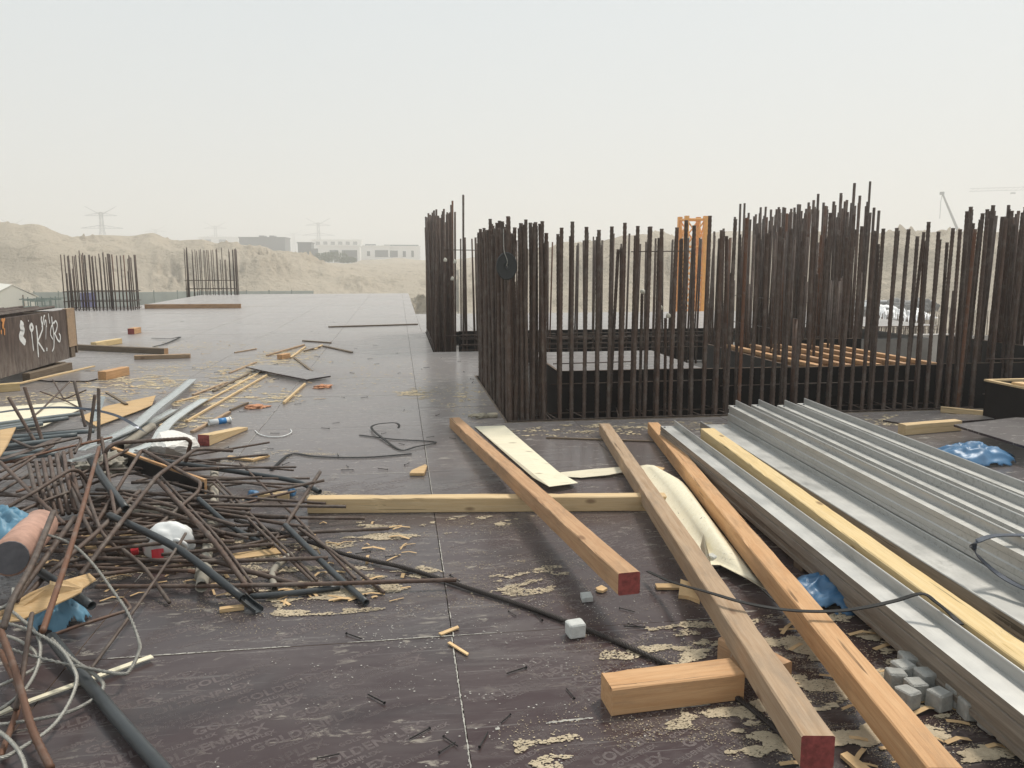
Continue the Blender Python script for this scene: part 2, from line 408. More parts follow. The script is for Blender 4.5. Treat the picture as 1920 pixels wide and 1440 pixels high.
def timber(name, label, a, b, wd, ht, mat, group=None, ends=(None, None), cat='timber', roll=0.0, warp=0.0035, seg=26, parent=None):
    """squared length of wood from a to b (centre line of the underside); local X is the length, ends may be painted"""
    a = Vector(a); b = Vector(b); d = b - a; L = d.length
    X = d.normalized(); Yv = Vector((0, 0, 1)).cross(X).normalized(); Z = X.cross(Yv)
    mw = Matrix(((X.x, Yv.x, Z.x, a.x), (X.y, Yv.y, Z.y, a.y), (X.z, Yv.z, Z.z, a.z), (0, 0, 0, 1)))
    if roll: mw = mw @ Matrix.Rotation(roll, 4, 'X')
    seed = R.random() * 50
    seg = max(4, min(64, int(L / 0.05)))
    c = min(0.005, ht * 0.12, wd * 0.12)
    ring = [(-wd / 2 + c, 0), (wd / 2 - c, 0), (wd / 2, c), (wd / 2, ht - c), (wd / 2 - c, ht), (-wd / 2 + c, ht), (-wd / 2, ht - c), (-wd / 2, c)]
    V = []; Fc = []
    for i in range(seg + 1):
        x = L * i / seg
        wy = frac((x * 0.6 + seed, 0, 0)) * warp; wz = 0
        for k, (y, z) in enumerate(ring):
            j = frac((x * 5 + seed, k * 3.1, 1)) * warp * 0.5
            chip = max(0, frac((x * 7 + seed * 3, k * 5.7, 9), 1, 3) - .45) * .03 * min(1, wd / .1) if 0 < i < seg else 0
            if 2 <= k <= 7 or True: y2 = y - math.copysign(chip, y); z2 = z - (chip * .7 if z > ht * .5 else 0)
            V.append((x, y2 + wy + j, z2 + (j if z > ht * 0.5 else 0)))
    n = len(ring)
    for i in range(seg):
        for k in range(n):
            p = i * n + k; q = i * n + (k + 1) % n; Fc.append((p, p + n, q + n, q))
    Fc.append(tuple(range(n))); Fc.append(tuple(seg * n + k for k in range(n - 1, -1, -1)))
    me = mesh(name, (V, Fc))
    me.materials.append(M[mat])
    if ends[0] or ends[1]:
        me.materials.append(M[ends[0] or ends[1]])
        if ends[0]: me.polygons[len(Fc) - 2].material_index = 1
        if ends[1]: me.polygons[len(Fc) - 1].material_index = 1
    o = link(name, me, None, parent); o.matrix_world = mw
    if label: tag(o, label, cat, group)
    return o
def blob(name, center, size, mat, seed=0, sub=4, rough=0.25, crease=3.0, flat=True, parent=None):
    bm = bmesh.new(); bmesh.ops.create_icosphere(bm, subdivisions=sub, radius=1)
    for v in bm.verts:
        p = v.co.copy(); n = frac(p * 1.3 + Vector((seed, 0, 0)), 1, 3) * rough
        rdg = (abs(mnoise.noise(p * crease + Vector((0, seed, 0)))) + 0.5 * abs(mnoise.noise(p * crease * 2.3 + Vector((0, seed, 3))))) * rough * 0.9
        p = p * (1 + n - rdg * 0.7)
        if flat and p.z < -0.45: p.z = -0.45 + (p.z + 0.45) * 0.1
        v.co = Vector((p.x * size[0], p.y * size[1], (p.z + 0.5) * size[2]))
    me = bpy.data.meshes.new(name); bm.to_mesh(me); bm.free()
    me.polygons.foreach_set('use_smooth', [True] * len(me.polygons))
    o = link(name, me, mat, parent); o.location = center
    return o

def crumple(name, center, sx, sy, h, mat, seed, n=46, fold=.5, rz=0.0, sag=1.0):
    """thin crumpled film: a heaped sheet with sharp folds, ragged outline and loose edges"""
    V = []; Fc = []; keep = {}
    for j in range(n + 1):
        for i in range(n + 1):
            u = i / n * 2 - 1; v = j / n * 2 - 1; r = math.hypot(u, v)
            p = Vector((u * 1.6 + seed, v * 1.6, seed * .7))
            fold1 = 1 - abs(mnoise.noise(p * 1.5)) * 2.4; fold2 = 1 - abs(mnoise.noise(p * 3.6 + Vector((4, 0, 0)))) * 2.4; fold3 = 1 - abs(mnoise.noise(p * 8 + Vector((0, 7, 0)))) * 2
            env = max(0, 1 - r ** 2.2)
            z = h * (env ** .8 * (.62 * sag + fold * (.42 * fold1 + .26 * fold2) * (.35 + .65 * env)) + .05 * fold * fold3 * (.3 + env))
            x = sx * (u + .10 * mnoise.noise(p * 2.1 + Vector((0, 0, 5)))); y = sy * (v + .10 * mnoise.noise(p * 2.1 + Vector((0, 0, 9))))
            V.append((x, y, max(.004, z)))
            keep[(i, j)] = r + .22 * mnoise.noise(p * 2.7) < .98
    for j in range(n):
        for i in range(n):
            if keep[(i, j)] and keep[(i + 1, j)] and keep[(i, j + 1)] and keep[(i + 1, j + 1)]:
                a = j * (n + 1) + i; Fc.append((a, a + 1, a + n + 2, a + n + 1))
    used = sorted({k for f in Fc for k in f}); mp = {k: i for i, k in enumerate(used)}
    V = [V[k] for k in used]; Fc = [tuple(mp[k] for k in f) for f in Fc]
    me = mesh(name, (V, Fc), True); o = link(name, me, mat); o.location = center; o.rotation_euler = (0, 0, rz)
    sm = o.modifiers.new('film', 'SOLIDIFY'); sm.thickness = .0012 * max(1, sx); sm.offset = 1
    return o

# ------------------------------------------------------------------ ground and sand berms
GZ = -3.4
gr = box('ground', -2500, 2500, -600, 2800, GZ - 2, GZ - 0.6, 'sand'); tag(gr, None, None, kind='structure')

def az_px(px):                                  # compass angle (clockwise from +Y) of a column of the photograph
    d = ray(px, 490); return math.atan2(d.x, d.y)
def interp(tab, x):
    if x <= tab[0][0]: return tab[0][1]
    for (a, b), (c, d) in zip(tab, tab[1:]):
        if x <= c:
            t = (x - a) / (c - a); t = t * t * (3 - 2 * t); return b + (d - b) * t
    return tab[-1][1]
def terrain(name, az_tab, d0, d1, dcrest, nA, nD, zfar, mat, seed, amp, foot=0.35):
    """berm in rings round the site: rises from the site floor at d0 to its crest, then levels off at zfar"""
    A0, A1 = az_tab[0][0], az_tab[-1][0]
    V = []; Fc = []
    for i in range(nA + 1):
        az = A0 + (A1 - A0) * i / nA
        zc = interp(az_tab, az)
        for j in range(nD + 1):
            t = j / nD; d = d0 + (d1 - d0) * t
            x = math.sin(az) * d; y = math.cos(az) * d
            dl = dcrest + 9 * mnoise.noise(Vector((az * 9 + seed, 0, 0)))
            s = (d - d0) / (dl - d0)
            if s < 1:
                s2 = s ** 1.15
                # a steep dug face below a gentler top
                prof = 0.62 * min(1, max(0, (s2 - 0.18) / 0.42)) ** 1.4 + 0.38 * min(1, max(0, (s2 - 0.5) / 0.5))
                z = GZ + (zc - GZ) * prof
            else:
                e = min(1, (d - dl) / max(1, (d1 - dl))); z = zc + (zfar - zc) * (e * e * (3 - 2 * e))
            env = min(1, max(0.06, s * 1.6)) * min(1, max(0, (d1 - d) / 6 + 0.15))
            if s > 1: env *= 0.35
            q = Vector((x * 0.09 + seed, y * 0.09, z * 0.12))
            rg = 1 - abs(mnoise.noise(q * 2.1)) * 2
            n = frac(q, 1, 5) * 1.1 + (rg * 0.5) + 1.5 * (0.6 - abs(mnoise.noise(q * 7)) * 2 + 0.5 * frac(q * 14, 1, 3)) * min(1, max(0, frac(q * 1.3 + Vector((9, 0, 0)), 1, 2) * 1.6 + 0.25))
            z += n * amp * env
            V.append((x, y, z))
    for i in range(nA):
        for j in range(nD):
            a = i * (nD + 1) + j; Fc.append((a, a + 1, a + nD + 2, a + nD + 1))
    me = mesh(name, (V, [tuple(reversed(q)) for q in Fc]), True)
    o = link(name, me, mat); tag(o, None, None, kind='structure'); return o
def ztop(tab, D):                               # crest heights in metres from the skyline, at the distance D
    return [(az_px(px), EYE + (490 - py) / F * D - .35) for px, py in tab]
site = box('site_floor', -140, 140, -40, 112, GZ - 0.59, GZ, 'sand'); tag(site, None, None, kind='structure')
L_ = [(-900, 440), (-300, 436), (0, 430), (60, 434), (130, 446), (190, 442), (250, 444), (285, 439), (325, 449), (380, 448), (415, 458), (480, 460), (520, 468), (560, 474), (600, 490), (640, 502), (690, 512), (760, 516), (860, 515), (950, 505)]
terrain('sand_berm', ztop(L_, 124), 98, 180, 124, 420, 90, 1.0, 'sand', 3.0, 0.80)
R_ = [(860, 520), (950, 500), (1010, 470), (1060, 452), (1200, 447), (1330, 447), (1420, 446), (1560, 452), (1640, 440), (1690, 434), (1760, 436), (1850, 441), (1960, 446), (2300, 440), (2800, 445)]
terrain('sand_berm', ztop(R_, 100), 66, 150, 100, 420, 90, 1.0, 'sand', 21.0, 0.80)
far_ = [(-400, 478), (300, 480), (600, 492), (655, 498), (690, 487), (740, 484), (800, 488), (900, 486), (1000, 470), (1100, 462), (1250, 455), (1330, 440), (1420, 437), (1600, 448), (2300, 455)]
V = []; Fc = []
NA = 220
for i in range(NA + 1):
    px = -400 + 2700 * i / NA; az = az_px(px); zc = EYE + (490 - interp(far_, px)) / F * 230
    for j, d in enumerate((150, 175, 195, 210, 222, 230, 245, 270, 330, 600, 1400, 2600)):
        s = [0, .05, .2, .5, .8, 1, .9, .6, .35, .3, .3, .3][j]
        z = -0.2 + (zc + 0.2) * s + (frac((math.sin(az) * d * 0.06, math.cos(az) * d * 0.06, 4), 1, 4) * 1.1 if 1 < j < 9 else 0)
        if j >= 9: z = 0.6
        if j == 0: z = -2.0
        V.append((math.sin(az) * d, math.cos(az) * d, z))
for i in range(NA):
    for j in range(11):
        a = i * 12 + j; Fc.append((a, a + 12, a + 13, a + 1))
o = link('desert_plain', mesh('desert_plain', (V, Fc), True), 'sand'); tag(o, None, None, kind='structure')

# ------------------------------------------------------------------ far buildings, pylons, cranes
def building(name, label, px0, px1, ytop, ybot, Y, depth, mat, wins, extra=None, group=None):
    a = Q(px0, ytop, Y); b = Q(px1, ybot, Y); z0 = min(b.z, 0.5) - 3
    e = empty(name, label, 'building', ((a.x + b.x) / 2, Y + depth / 2, z0), group=group)
    hw = (b.x - a.x) / 2; h = a.z - z0
    link('wall', mesh('wall', box_vf(-hw, hw, -depth / 2, depth / 2, 0, h)), mat, e)
    link('roof', mesh('roof', box_vf(-hw - 0.3, hw + 0.3, -depth / 2 - 0.3, depth / 2 + 0.3, h, h + 0.45)), mat, e)
    for (wx0, wx1, wy0, wy1) in wins:
        p = Q(wx0, wy0, Y); q = Q(wx1, wy1, Y)
        x0 = p.x - e.location.x; x1 = q.x - e.location.x
        f = link('window', mesh('window', box_vf(x0, x1, -depth / 2 - 0.12, -depth / 2 + 0.2, q.z - z0, p.z - z0)), 'glass', e)
        mid = (x0 + x1) / 2
        link('mullion', mesh('mullion', box_vf(mid - 0.08, mid + 0.08, -depth / 2 - 0.2, -depth / 2 - 0.122, q.z - z0, p.z - z0)), 'walldark', f)
    for k, (ex0, ex1, ey0, ey1, mt) in enumerate(extra or []):
        p = Q(ex0, ey0, Y); q = Q(ex1, ey1, Y)
        link('roof_plant', mesh('roof_plant', box_vf(p.x - e.location.x, q.x - e.location.x, -depth / 4, depth / 4, max(h + 0.45, q.z - z0), max(h + 1.0, p.z - z0))), mt, e)
    return e
building('villa', 'white villa with two wide dark garage openings behind the shrubs', 596, 675, 461, 486, 330, 12, 'wallwhite',
         [(618, 635, 469, 486), (641, 670, 469, 488)])
building('villa', 'white villa with a small window and a broad dark window', 677, 731, 462, 484, 345, 12, 'wallwhite',
         [(688, 694, 471, 480), (703, 728, 469, 482)], [(684, 704, 459, 462, 'walldark')])
building('villa', 'white villa with a flat dark roof slab and narrow windows', 731, 788, 463, 484, 350, 12, 'wallwhite',
         [(731, 746, 470, 482), (755, 761, 471, 482), (771, 776, 470, 482)], [(720, 785, 459, 462, 'walldark')])
building('dark_block', 'dark grey flat-roofed block showing behind the berm', 448, 535, 446, 462, 380, 18, 'walldark',
         [(452, 468, 448, 454), (505, 530, 448, 455)], [(482, 492, 441, 446, 'steel_far'), (502, 511, 441, 446, 'steel_far')])
building('dark_house', 'grey stepped house beside the white villas', 558, 584, 456, 480, 340, 12, 'walldark', [(565, 578, 468, 476)])
building('dark_house', 'low dark house wing between grey house and white villa', 584, 597, 468, 486, 335, 10, 'glass', [(586, 593, 472, 480)])
building('pale_block', 'very faint pale apartment block under construction behind the villas', 584, 678, 450, 468, 560, 20, 'wallwhite',
         [(592 + 14 * k, 600 + 14 * k, 453, 460) for k in range(6)])
building('pale_block', 'faint pale block half hidden by the left berm', 372, 448, 445, 462, 600, 20, 'wallwhite', [(384, 396, 449, 455), (410, 424, 449, 455)])
# shrubs in front of the villas
def shrub(px, py, Y, r, h, label):
    p = Q(px, py, Y); e = empty('shrub', label, 'shrub', p, group='shrubs before the villas')
    V = []; Fc = []
    for k in range(500):
        a = R.random() * 6.283; u = R.random() ** 0.5; zz = R.random()
        rr = r * u * (0.55 + 0.6 * (1 - abs(zz - 0.4)))
        c = Vector((math.cos(a) * rr, math.sin(a) * rr, zz * h)); s = 0.35
        d1 = Vector((R.uniform(-1, 1), R.uniform(-1, 1), R.uniform(-1, 1))).normalized() * s; d2 = d1.orthogonal().normalized() * s * 0.6
        i = len(V); V += [c - d1, c + d2, c + d1, c - d2]; Fc.append((i, i + 1, i + 2, i + 3))
    link('foliage', mesh('foliage', (V, Fc)), 'leaf', e)
    link('stem', mesh('stem', bar_vf((0, 0, -1.5), (0, 0, h * 0.6), 0.12)), 'bark', e)
shrub(607, 490, 290, 3.2, 2.8, 'pale green shrub in front of the white villa wall')
shrub(628, 491, 285, 4.6, 3.4, 'broad dark shrub in front of the garage openings')
shrub(652, 492, 288, 3.0, 1.8, 'low shrub growing beside the broad dark shrub')

def pylon(px, ytop, D, label, group):
    p = Q(px, ytop, D); H = p.z - 0.3; e = empty('pylon', label, 'pylon', (p.x, D, 0.3), group=group)
    s = H / 42.0; w0 = 4.0 * s; w1 = 1.15 * s; th = 0.115 * s
    def leg(sx, sy): return [Vector((sx * w0, sy * w0, 0)), Vector((sx * w1, sy * w1, H * 0.62)), Vector((sx * w1 * 0.75, sy * w1 * 0.75, H * 0.90))]
    for sx, sy in ((-1, -1), (1, -1), (1, 1), (-1, 1)): link('leg', mesh('leg', tube_vf(leg(sx, sy), th * 1.3, 4)), 'steel_far', e)
    br = []
    cor = [(-1, -1), (1, -1), (1, 1), (-1, 1)]
    lv = [0, .2, .36, .5, .62, .76, .90]
    def at(c, f):
        wv = w0 + (w1 - w0) * min(1, f / .62) if f <= .62 else w1 + (w1 * .75 - w1) * (f - .62) / .28
        return Vector((c[0] * wv, c[1] * wv, H * f))
    for a, b in zip(lv, lv[1:]):
        for k in range(4):
            c, d = cor[k], cor[(k + 1) % 4]
            br.append(bar_vf(at(c, a), at(d, b), th * 0.7, 4)); br.append(bar_vf(at(d, a), at(c, b), th * 0.7, 4)); br.append(bar_vf(at(c, b), at(d, b), th * 0.7, 4))
    link('bracing', mesh('bracing', cat_vf(br)), 'steel_far', e)
    for f, wd, up in ((0.62, 15, 0), (0.84, 11.5, 0)):
        arm = []
        for sx in (-1, 1):
            tip = Vector((sx * wd * s, 0, H * f)); 
            for sy in (-1, 1):
                arm.append(bar_vf(Vector((0, sy * w1, H * f)), tip, th, 4)); arm.append(bar_vf(Vector((0, sy * w1, H * (f + 0.055))), tip, th, 4))
            for k in range(1, 5):
                t = k / 5; arm.append(bar_vf(Vector((tip.x * t, 0, H * f)), Vector((tip.x * (t - .1), 0, H * (f + .055 * (1 - t + .1)))), th * .7, 4))
        link('cross_arm', mesh('cross_arm', cat_vf(arm)), 'steel_far', e)
    for sx in (-1, 1):
        link('earth_peak', mesh('earth_peak', cat_vf([bar_vf(Vector((sx * w1 * .5, sy, H * 0.86)), Vector((sx * 11 * s, 0, H)), th * 1.4, 4) for sy in (-w1 * .6, w1 * .6)])), 'steel_far', e)
pylon(188, 387, 520, 'lattice pylon rising over the left sand berm', 'pylons in the haze')
pylon(596, 409, 640, 'lattice pylon standing behind the white villas', 'pylons in the haze')
pylon(22, 410, 820, 'fainter pylon in the haze over the far berm end', 'faint pylons in the haze')
pylon(403, 416, 860, 'fainter pylon above the pale block behind the berm', 'faint pylons in the haze')
pylon(550, 431, 1050, 'smallest faint pylon between dark block and villas', 'faint pylons in the haze')
pylon(291, 423, 1000, 'very faint pylon over the crest of the berm', 'faint pylons in the haze')

# orange tower crane mast base
b0 = Q(1292, 604, 59); mast = empty('crane_mast', 'orange lattice tower crane mast section seen through the rebar', 'crane', (b0.x, 59, GZ))
HM = Q(1292, 412, 59).z - GZ; hw = 0.74
for sx, sy in ((-1, -1), (1, -1), (1, 1), (-1, 1)):
    link('leg', mesh('leg', box_vf(sx * hw - .15, sx * hw + .15, sy * hw - .15, sy * hw + .15, 0, HM + (.25 if True else 0))), 'crane', mast)
cor = [(-1, -1), (1, -1), (1, 1), (-1, 1)]; nb = 4
for k in range(4):
    c, d = cor[k], cor[(k + 1) % 4]
    for i in range(nb):
        z0 = HM * i / nb; z1 = HM * (i + 1) / nb
        a = Vector((c[0] * hw, c[1] * hw, z0)); b = Vector((d[0] * hw, d[1] * hw, z1)); a2 = Vector((d[0] * hw, d[1] * hw, z0)); b2 = Vector((c[0] * hw, c[1] * hw, z1))
        link('diagonal', mesh('diagonal', cat_vf([bar_vf(a, b, .055, 6), bar_vf(a2, b2, .055, 6)])), 'crane', mast)
        link('crossbar', mesh('crossbar', bar_vf(b2, b, .085, 6)), 'crane', mast)
# mobile crane boom and far tower crane jib
def pipe_taper(a, b, r, t): return tube_vf([a, (Vector(a) + Vector(b)) / 2, b], r, 8, taper=(1, t))
Y = 260
bm0 = Q(1812, 470, Y); bm1 = Q(1767, 363, Y)
cr = empty('mobile_crane', 'grey telescopic crane boom raised above the right sand berm', 'crane', bm0)
link('boom', mesh('boom', pipe_taper((0, 0, 0), bm1 - bm0, 0.55, 0.55)), 'steel_far', cr)
link('boom_head', mesh('boom_head', box_vf((bm1 - bm0).x - .8, (bm1 - bm0).x + .5, -.4, .4, (bm1 - bm0).z - .4, (bm1 - bm0).z + .6)), 'steel_far', cr)
hp = Q(1764, 378, Y) - bm0
link('hoist_rope', mesh('hoist_rope', cat_vf([bar_vf((bm1 - bm0), hp, .09, 5), bar_vf(hp, Q(1762, 410, Y) - bm0, .09, 5)])), 'steel_far', cr)
link('carrier', mesh('carrier', cat_vf([box_vf(-4, 5, -1.4, 1.4, -3.4, -1.2), box_vf(-1.5, 1.5, -1.2, 1.2, -1.2, .4)])), 'crane', cr)
Y = 420
j0 = Q(1818, 359, Y); j1 = Q(2060, 352, Y)
tc = empty('tower_crane', 'faint far tower crane with a long level jib', 'crane', (Q(1990, 470, Y).x, Y, 0))
o_ = Vector(tc.location)
lat = []
n = 26
for i in range(n):
    a = j0.lerp(j1, i / n) - o_; b = j0.lerp(j1, (i + 1) / n) - o_
    lat += [bar_vf(a, b, .14, 4), bar_vf(a + Vector((0, 0, 1.6)), b + Vector((0, 0, 1.6)), .14, 4), bar_vf(a, b + Vector((0, 0, 1.6)), .09, 4)]
link('jib', mesh('jib', cat_vf(lat)), 'steel_far', tc)
tz = j0.lerp(j1, 0.7).z
link('mast', mesh('mast', cat_vf([bar_vf((sx, sy, 0), (sx, sy, tz), .16, 4) for sx in (-.9, .9) for sy in (-.9, .9)] +
     [bar_vf((-.9, -.9, tz * i / 16), (.9, -.9, tz * (i + 1) / 16), .1, 4) for i in range(16)])), 'steel_far', tc)
link('trolley', mesh('trolley', box_vf(Q(1900, 356, Y).x - o_.x - 1.2, Q(1900, 356, Y).x - o_.x + 1.2, -.6, .6, j0.z - 1, j0.z - .2)), 'walldark', tc)

# ------------------------------------------------------------------ site floor things, left: tent, hoarding, frames, cabin
tp = Q(0, 580, 80); t = empty('site_tent', 'white canvas ridge tent on the sand below the deck', 'tent', (-37.3, 82.5, GZ), 0.6)
hw, hh, ln = 1.9, 1.65, 3.0
link('canvas_roof', mesh('canvas_roof', ([(-hw - .2, -ln, hh), (0, -ln, 2.8), (hw + .2, -ln, hh), (-hw - .2, ln, hh), (0, ln, 2.8), (hw + .2, ln, hh),
     (-hw - .2, -ln, hh + .06), (0, -ln, 2.87), (hw + .2, -ln, hh + .06), (-hw - .2, ln, hh + .06), (0, ln, 2.87), (hw + .2, ln, hh + .06)],
     [(0, 1, 4, 3), (1, 2, 5, 4), (9, 10, 7, 6), (10, 11, 8, 7), (0, 6, 7, 1), (1, 7, 8, 2), (3, 4, 10, 9), (4, 5, 11, 10), (0, 3, 9, 6), (2, 8, 11, 5)])), 'tent', t)
link('canvas_wall', mesh('canvas_wall', ([(-hw, -ln + .1, 0), (hw, -ln + .1, 0), (hw, -ln + .1, hh), (0, -ln + .1, 2.78), (-hw, -ln + .1, hh), (-hw, ln - .1, 0), (hw, ln - .1, 0), (hw, ln - .1, hh), (0, ln - .1, 2.78), (-hw, ln - .1, hh)],
     [(0, 1, 2, 3, 4), (9, 8, 7, 6, 5), (1, 6, 7, 2), (5, 0, 4, 9)])), 'tent', t)
link('pole', mesh('pole', bar_vf((hw * .45, -ln - .1, 0), (hw * .40, -ln - .12, 1.9), .06)), 't_dark', t)
# hoarding along the foot of the berm
fe = empty('hoarding', 'low grey-green sheet hoarding at the foot of the berm', 'fence', (-50, 90, GZ))
for k in range(17):
    x = k * 2.4
    link('panel', mesh('panel', box_vf(x + .03, x + 2.37, -.03, .03, 0.05, 1.75 + R.uniform(-.05, .05))), 'fence', fe)
    link('post', mesh('post', box_vf(x - .04, x + .04, .031, .1, 0, 1.9)), 'green', fe)
def frame_stack(px, Y, label):
    p = Q(px, 575, Y); e = empty('scaffold_frame', label, 'scaffold', (p.x, Y, GZ), group='green scaffold frames by the tent')
    for sx in (-.6, .6):
        for sy in (-.5, .5): link('upright', mesh('upright', bar_vf((sx, sy, 0), (sx, sy, 1.75), .05)), 'green', e)
    for z in (.35, .9, 1.5):
        link('rail', mesh('rail', cat_vf([bar_vf((-.6, -.5, z), (.6, -.5, z), .04), bar_vf((-.6, .5, z), (.6, .5, z), .04), bar_vf((-.6, -.5, z), (-.6, .5, z), .04), bar_vf((.6, -.5, z), (.6, .5, z), .04)])), 'green', e)
    link('ledger', mesh('ledger', bar_vf((-.9, -.5, 1.6), (1.9, -.3, 1.65), .045)), 'green', e)
for px, Y in ((62, 78), (76, 76), (88, 79)): frame_stack(px, Y, 'green scaffold frame standing beside the white tent')
c = Q(167, 570, 84); ca = empty('site_cabin', 'small blue portable cabin behind the left rebar cage', 'cabin', (c.x, 84, GZ))
link('body', mesh('body', box_vf(-.55, .55, -.55, .55, 0, 1.95)), 'blue', ca); link('roof', mesh('roof', box_vf(-.6, .6, -.6, .6, 1.95, 2.05)), 'wallwhite', ca)
link('door', mesh('door', box_vf(-.35, .35, -.585, -.552, .08, 1.8)), 'blue', ca)

# ------------------------------------------------------------------ the deck: plywood sheets over a concrete lower storey
SX, SY = 1.545, 2.72; OX, OY = 0.20 - 20 * 1.545, 3.21 - 10 * 2.72
deck = bpy.data.objects.new('deck', None); COL.objects.link(deck); tag(deck, None, None, kind='structure')
zones = [(-11.7, 9.2, -2.2, 7.70), (-11.7, 1.05, 7.70, 11.04), (-11.7, 9.2, 11.04, 14.08), (-11.7, 0.60, 14.08, 18.2), (-11.7, 0.52, 18.2, 29.4),
         (-9.4, 0.52, 29.4, 40.6), (0.52, 13.5, 18.2, 24.5)]
skip_core = (1.50, 9.2, 11.04, 13.0)      # open core inside the walls
G_W = 0.0022
TEXTSHEETS = []
def add_sheet(x0, x1, y0, y1):
    if x1 - x0 < 0.04 or y1 - y0 < 0.04: return
    dz = R.uniform(0, 0.0016)
    cx, cy = (x0 + x1) / 2, (y0 + y1) / 2
    me = mesh('plywood_sheet', box_vf(x0 - cx + G_W, x1 - cx - G_W, y0 - cy + G_W, y1 - cy - G_W, -0.019, 0))
    me.materials.append(M['ply']); me.materials.append(M['edge'])
    for q in me.polygons:
        if abs(q.normal.z) < 0.5: q.material_index = 1
    o = link('plywood_sheet', me, None, deck); o.location = (cx, cy, -0.0022 + dz)
    if y1 > 1.2 and y0 < 3.3 and x1 > -3.0 and x0 < 1.8: TEXTSHEETS.append((o, x0, x1, y0, y1))
for (zx0, zx1, zy0, zy1) in zones:
    ix = math.floor((zx0 - OX) / SX); 
    while OX + ix * SX < zx1 - 1e-6:
        off = 0.0 if ix % 2 == 0 else (0.0 if zy1 < 8 else 0.9)
        iy = math.floor((zy0 - OY - off) / SY)
        while OY + off + iy * SY < zy1 - 1e-6:
            x0 = max(zx0, OX + ix * SX); x1 = min(zx1, OX + (ix + 1) * SX); y0 = max(zy0, OY + off + iy * SY); y1 = min(zy1, OY + off + (iy + 1) * SY)
            if not (x0 >= skip_core[0] - 0.8 and y0 >= skip_core[2] - .1 and y1 <= skip_core[3] + 1.2 and x0 > 1.5): add_sheet(x0, x1, y0, y1)
            iy += 1
        ix += 1
# lower storey below the sheets, seen only in the gaps
sub = link('lower_storey', mesh('lower_storey', cat_vf([box_vf(-11.5, 9.0, -2.0, 18.1, GZ, -0.32), box_vf(-11.5, 0.3, 18.1, 29.2, GZ, -0.32), box_vf(-9.2, 0.3, 29.2, 40.4, GZ, -0.32), box_vf(0.301, 13.3, 18.1, 24.3, GZ, -0.32)])), 'sub')
tag(sub, None, None, kind='structure')
# joists carrying the sheets (edges show at the openings)
jl = []
for x in [i * 0.5 - 11.5 for i in range(42)]:
    jl.append(box_vf(x, x + .06, -2, 7.55, -0.31, -0.0235))
jo = link('deck_joists', mesh('deck_joists', cat_vf(jl)), 't_dark'); tag(jo, None, None, kind='structure')

# sheet print: diagonal rows of the maker's word
def text_mesh(body, size):
    cu = bpy.data.curves.new('t', 'FONT'); cu.body = body; cu.size = size; cu.resolution_u = 2; cu.offset = size * 0.035; cu.space_character = 1.05
    ob = bpy.data.objects.new('t', cu); COL.objects.link(ob)
    dg = bpy.context.evaluated_depsgraph_get(); me = bpy.data.meshes.new_from_object(ob.evaluated_get(dg))
    bpy.data.objects.remove(ob); return me
big = text_mesh('GOLDENPLEX', 0.062); small = text_mesh('GOLDENPLEX', 0.030)
def ext(me):
    xs = [v.co.x for v in me.vertices]; return min(xs), max(xs)
bw = ext(big)[1]; sw = ext(small)[1]
pa = G(667, 1322); pb = G(835, 1262); ANG = math.atan2(pb.y - pa.y, pb.x - pa.x)
for (o, x0, x1, y0, y1) in TEXTSHEETS:
    V = []; Fc = []
    ca_, sa_ = math.cos(ANG), math.sin(ANG); row = 0; pitch = 0.105
    cx, cy = (x0 + x1) / 2, (y0 + y1) / 2; RR = math.hypot(x1 - x0, y1 - y0) / 2
    k = -int(RR / pitch) - 1
    while k * pitch < RR:
        for which, mt, wd, dy in ((0, big, bw, 0.0), (1, small, sw, 0.068)):
            step = wd * (1.22 if which == 0 else 1.35)
            off = ((k * 0.37) % 1.0) * step
            u = -RR + off
            while u < RR:
                vpos = k * pitch + dy
                pts = []
                ok = True
                for (uu, vv) in ((u, vpos), (u + wd, vpos), (u, vpos + .05), (u + wd, vpos + .05)):
                    X = cx + uu * ca_ - vv * sa_; Yy = cy + uu * sa_ + vv * ca_
                    if not (x0 + .03 < X < x1 - .03 and y0 + .03 < Yy < y1 - .03): ok = False
                if ok:
                    b0_ = len(V)
                    for v in mt.vertices:
                        uu = u + v.co.x; vv = vpos + v.co.y
                        V.append((uu * ca_ - vv * sa_, uu * sa_ + vv * ca_, 0.0005))
                    Fc += [tuple(i + b0_ for i in p.vertices) for p in mt.polygons]
                u += step
        k += 1
    if V: link('printed_lettering', mesh('printed_lettering', (V, Fc)), 'print', o)

# ------------------------------------------------------------------ core formwork panels
def panel(name, label, x0, x1, y0, y1, z0, z1, mat='formface', parent=None):
    e = empty(name, label, 'formwork panel', ((x0 + x1) / 2, (y0 + y1) / 2, z0)) if parent is None else parent
    cx, cy = (x0 + x1) / 2, (y0 + y1) / 2
    link('face_sheet', mesh('face_sheet', box_vf(x0 - cx, x1 - cx, y0 - cy, y1 - cy, 0, z1 - z0 - .004)), mat, e)
    along_x = (x1 - x0) > (y1 - y0)
    # bare ply edge on top shows paler
    link('top_edge', mesh('top_edge', box_vf(x0 - cx + .001, x1 - cx - .001, y0 - cy + .001, y1 - cy - .001, z1 - z0 - .0035, z1 - z0)), 'edge', e)
    if along_x:
        n = max(1, int((x1 - x0) / 0.6)); 
        for i in range(n):
            x = x0 - cx + (i + .5) * (x1 - x0) / n
            link('stud', mesh('stud', box_vf(x - .04, x + .04, y1 - cy + .001, y1 - cy + .09, 0, z1 - z0 - .06)), 't_dark', e)
    return e
ZP = 0.43
panel('shutter', 'dark front shutter panel under the low plywood platform', 1.716, 3.33, 8.28, 8.302, -.3, ZP)
panel('shutter', 'dark side shutter panel closing the left end of the low platform', 1.690, 1.712, 8.305, 10.1, -.3, ZP - .003, 'formgrey')
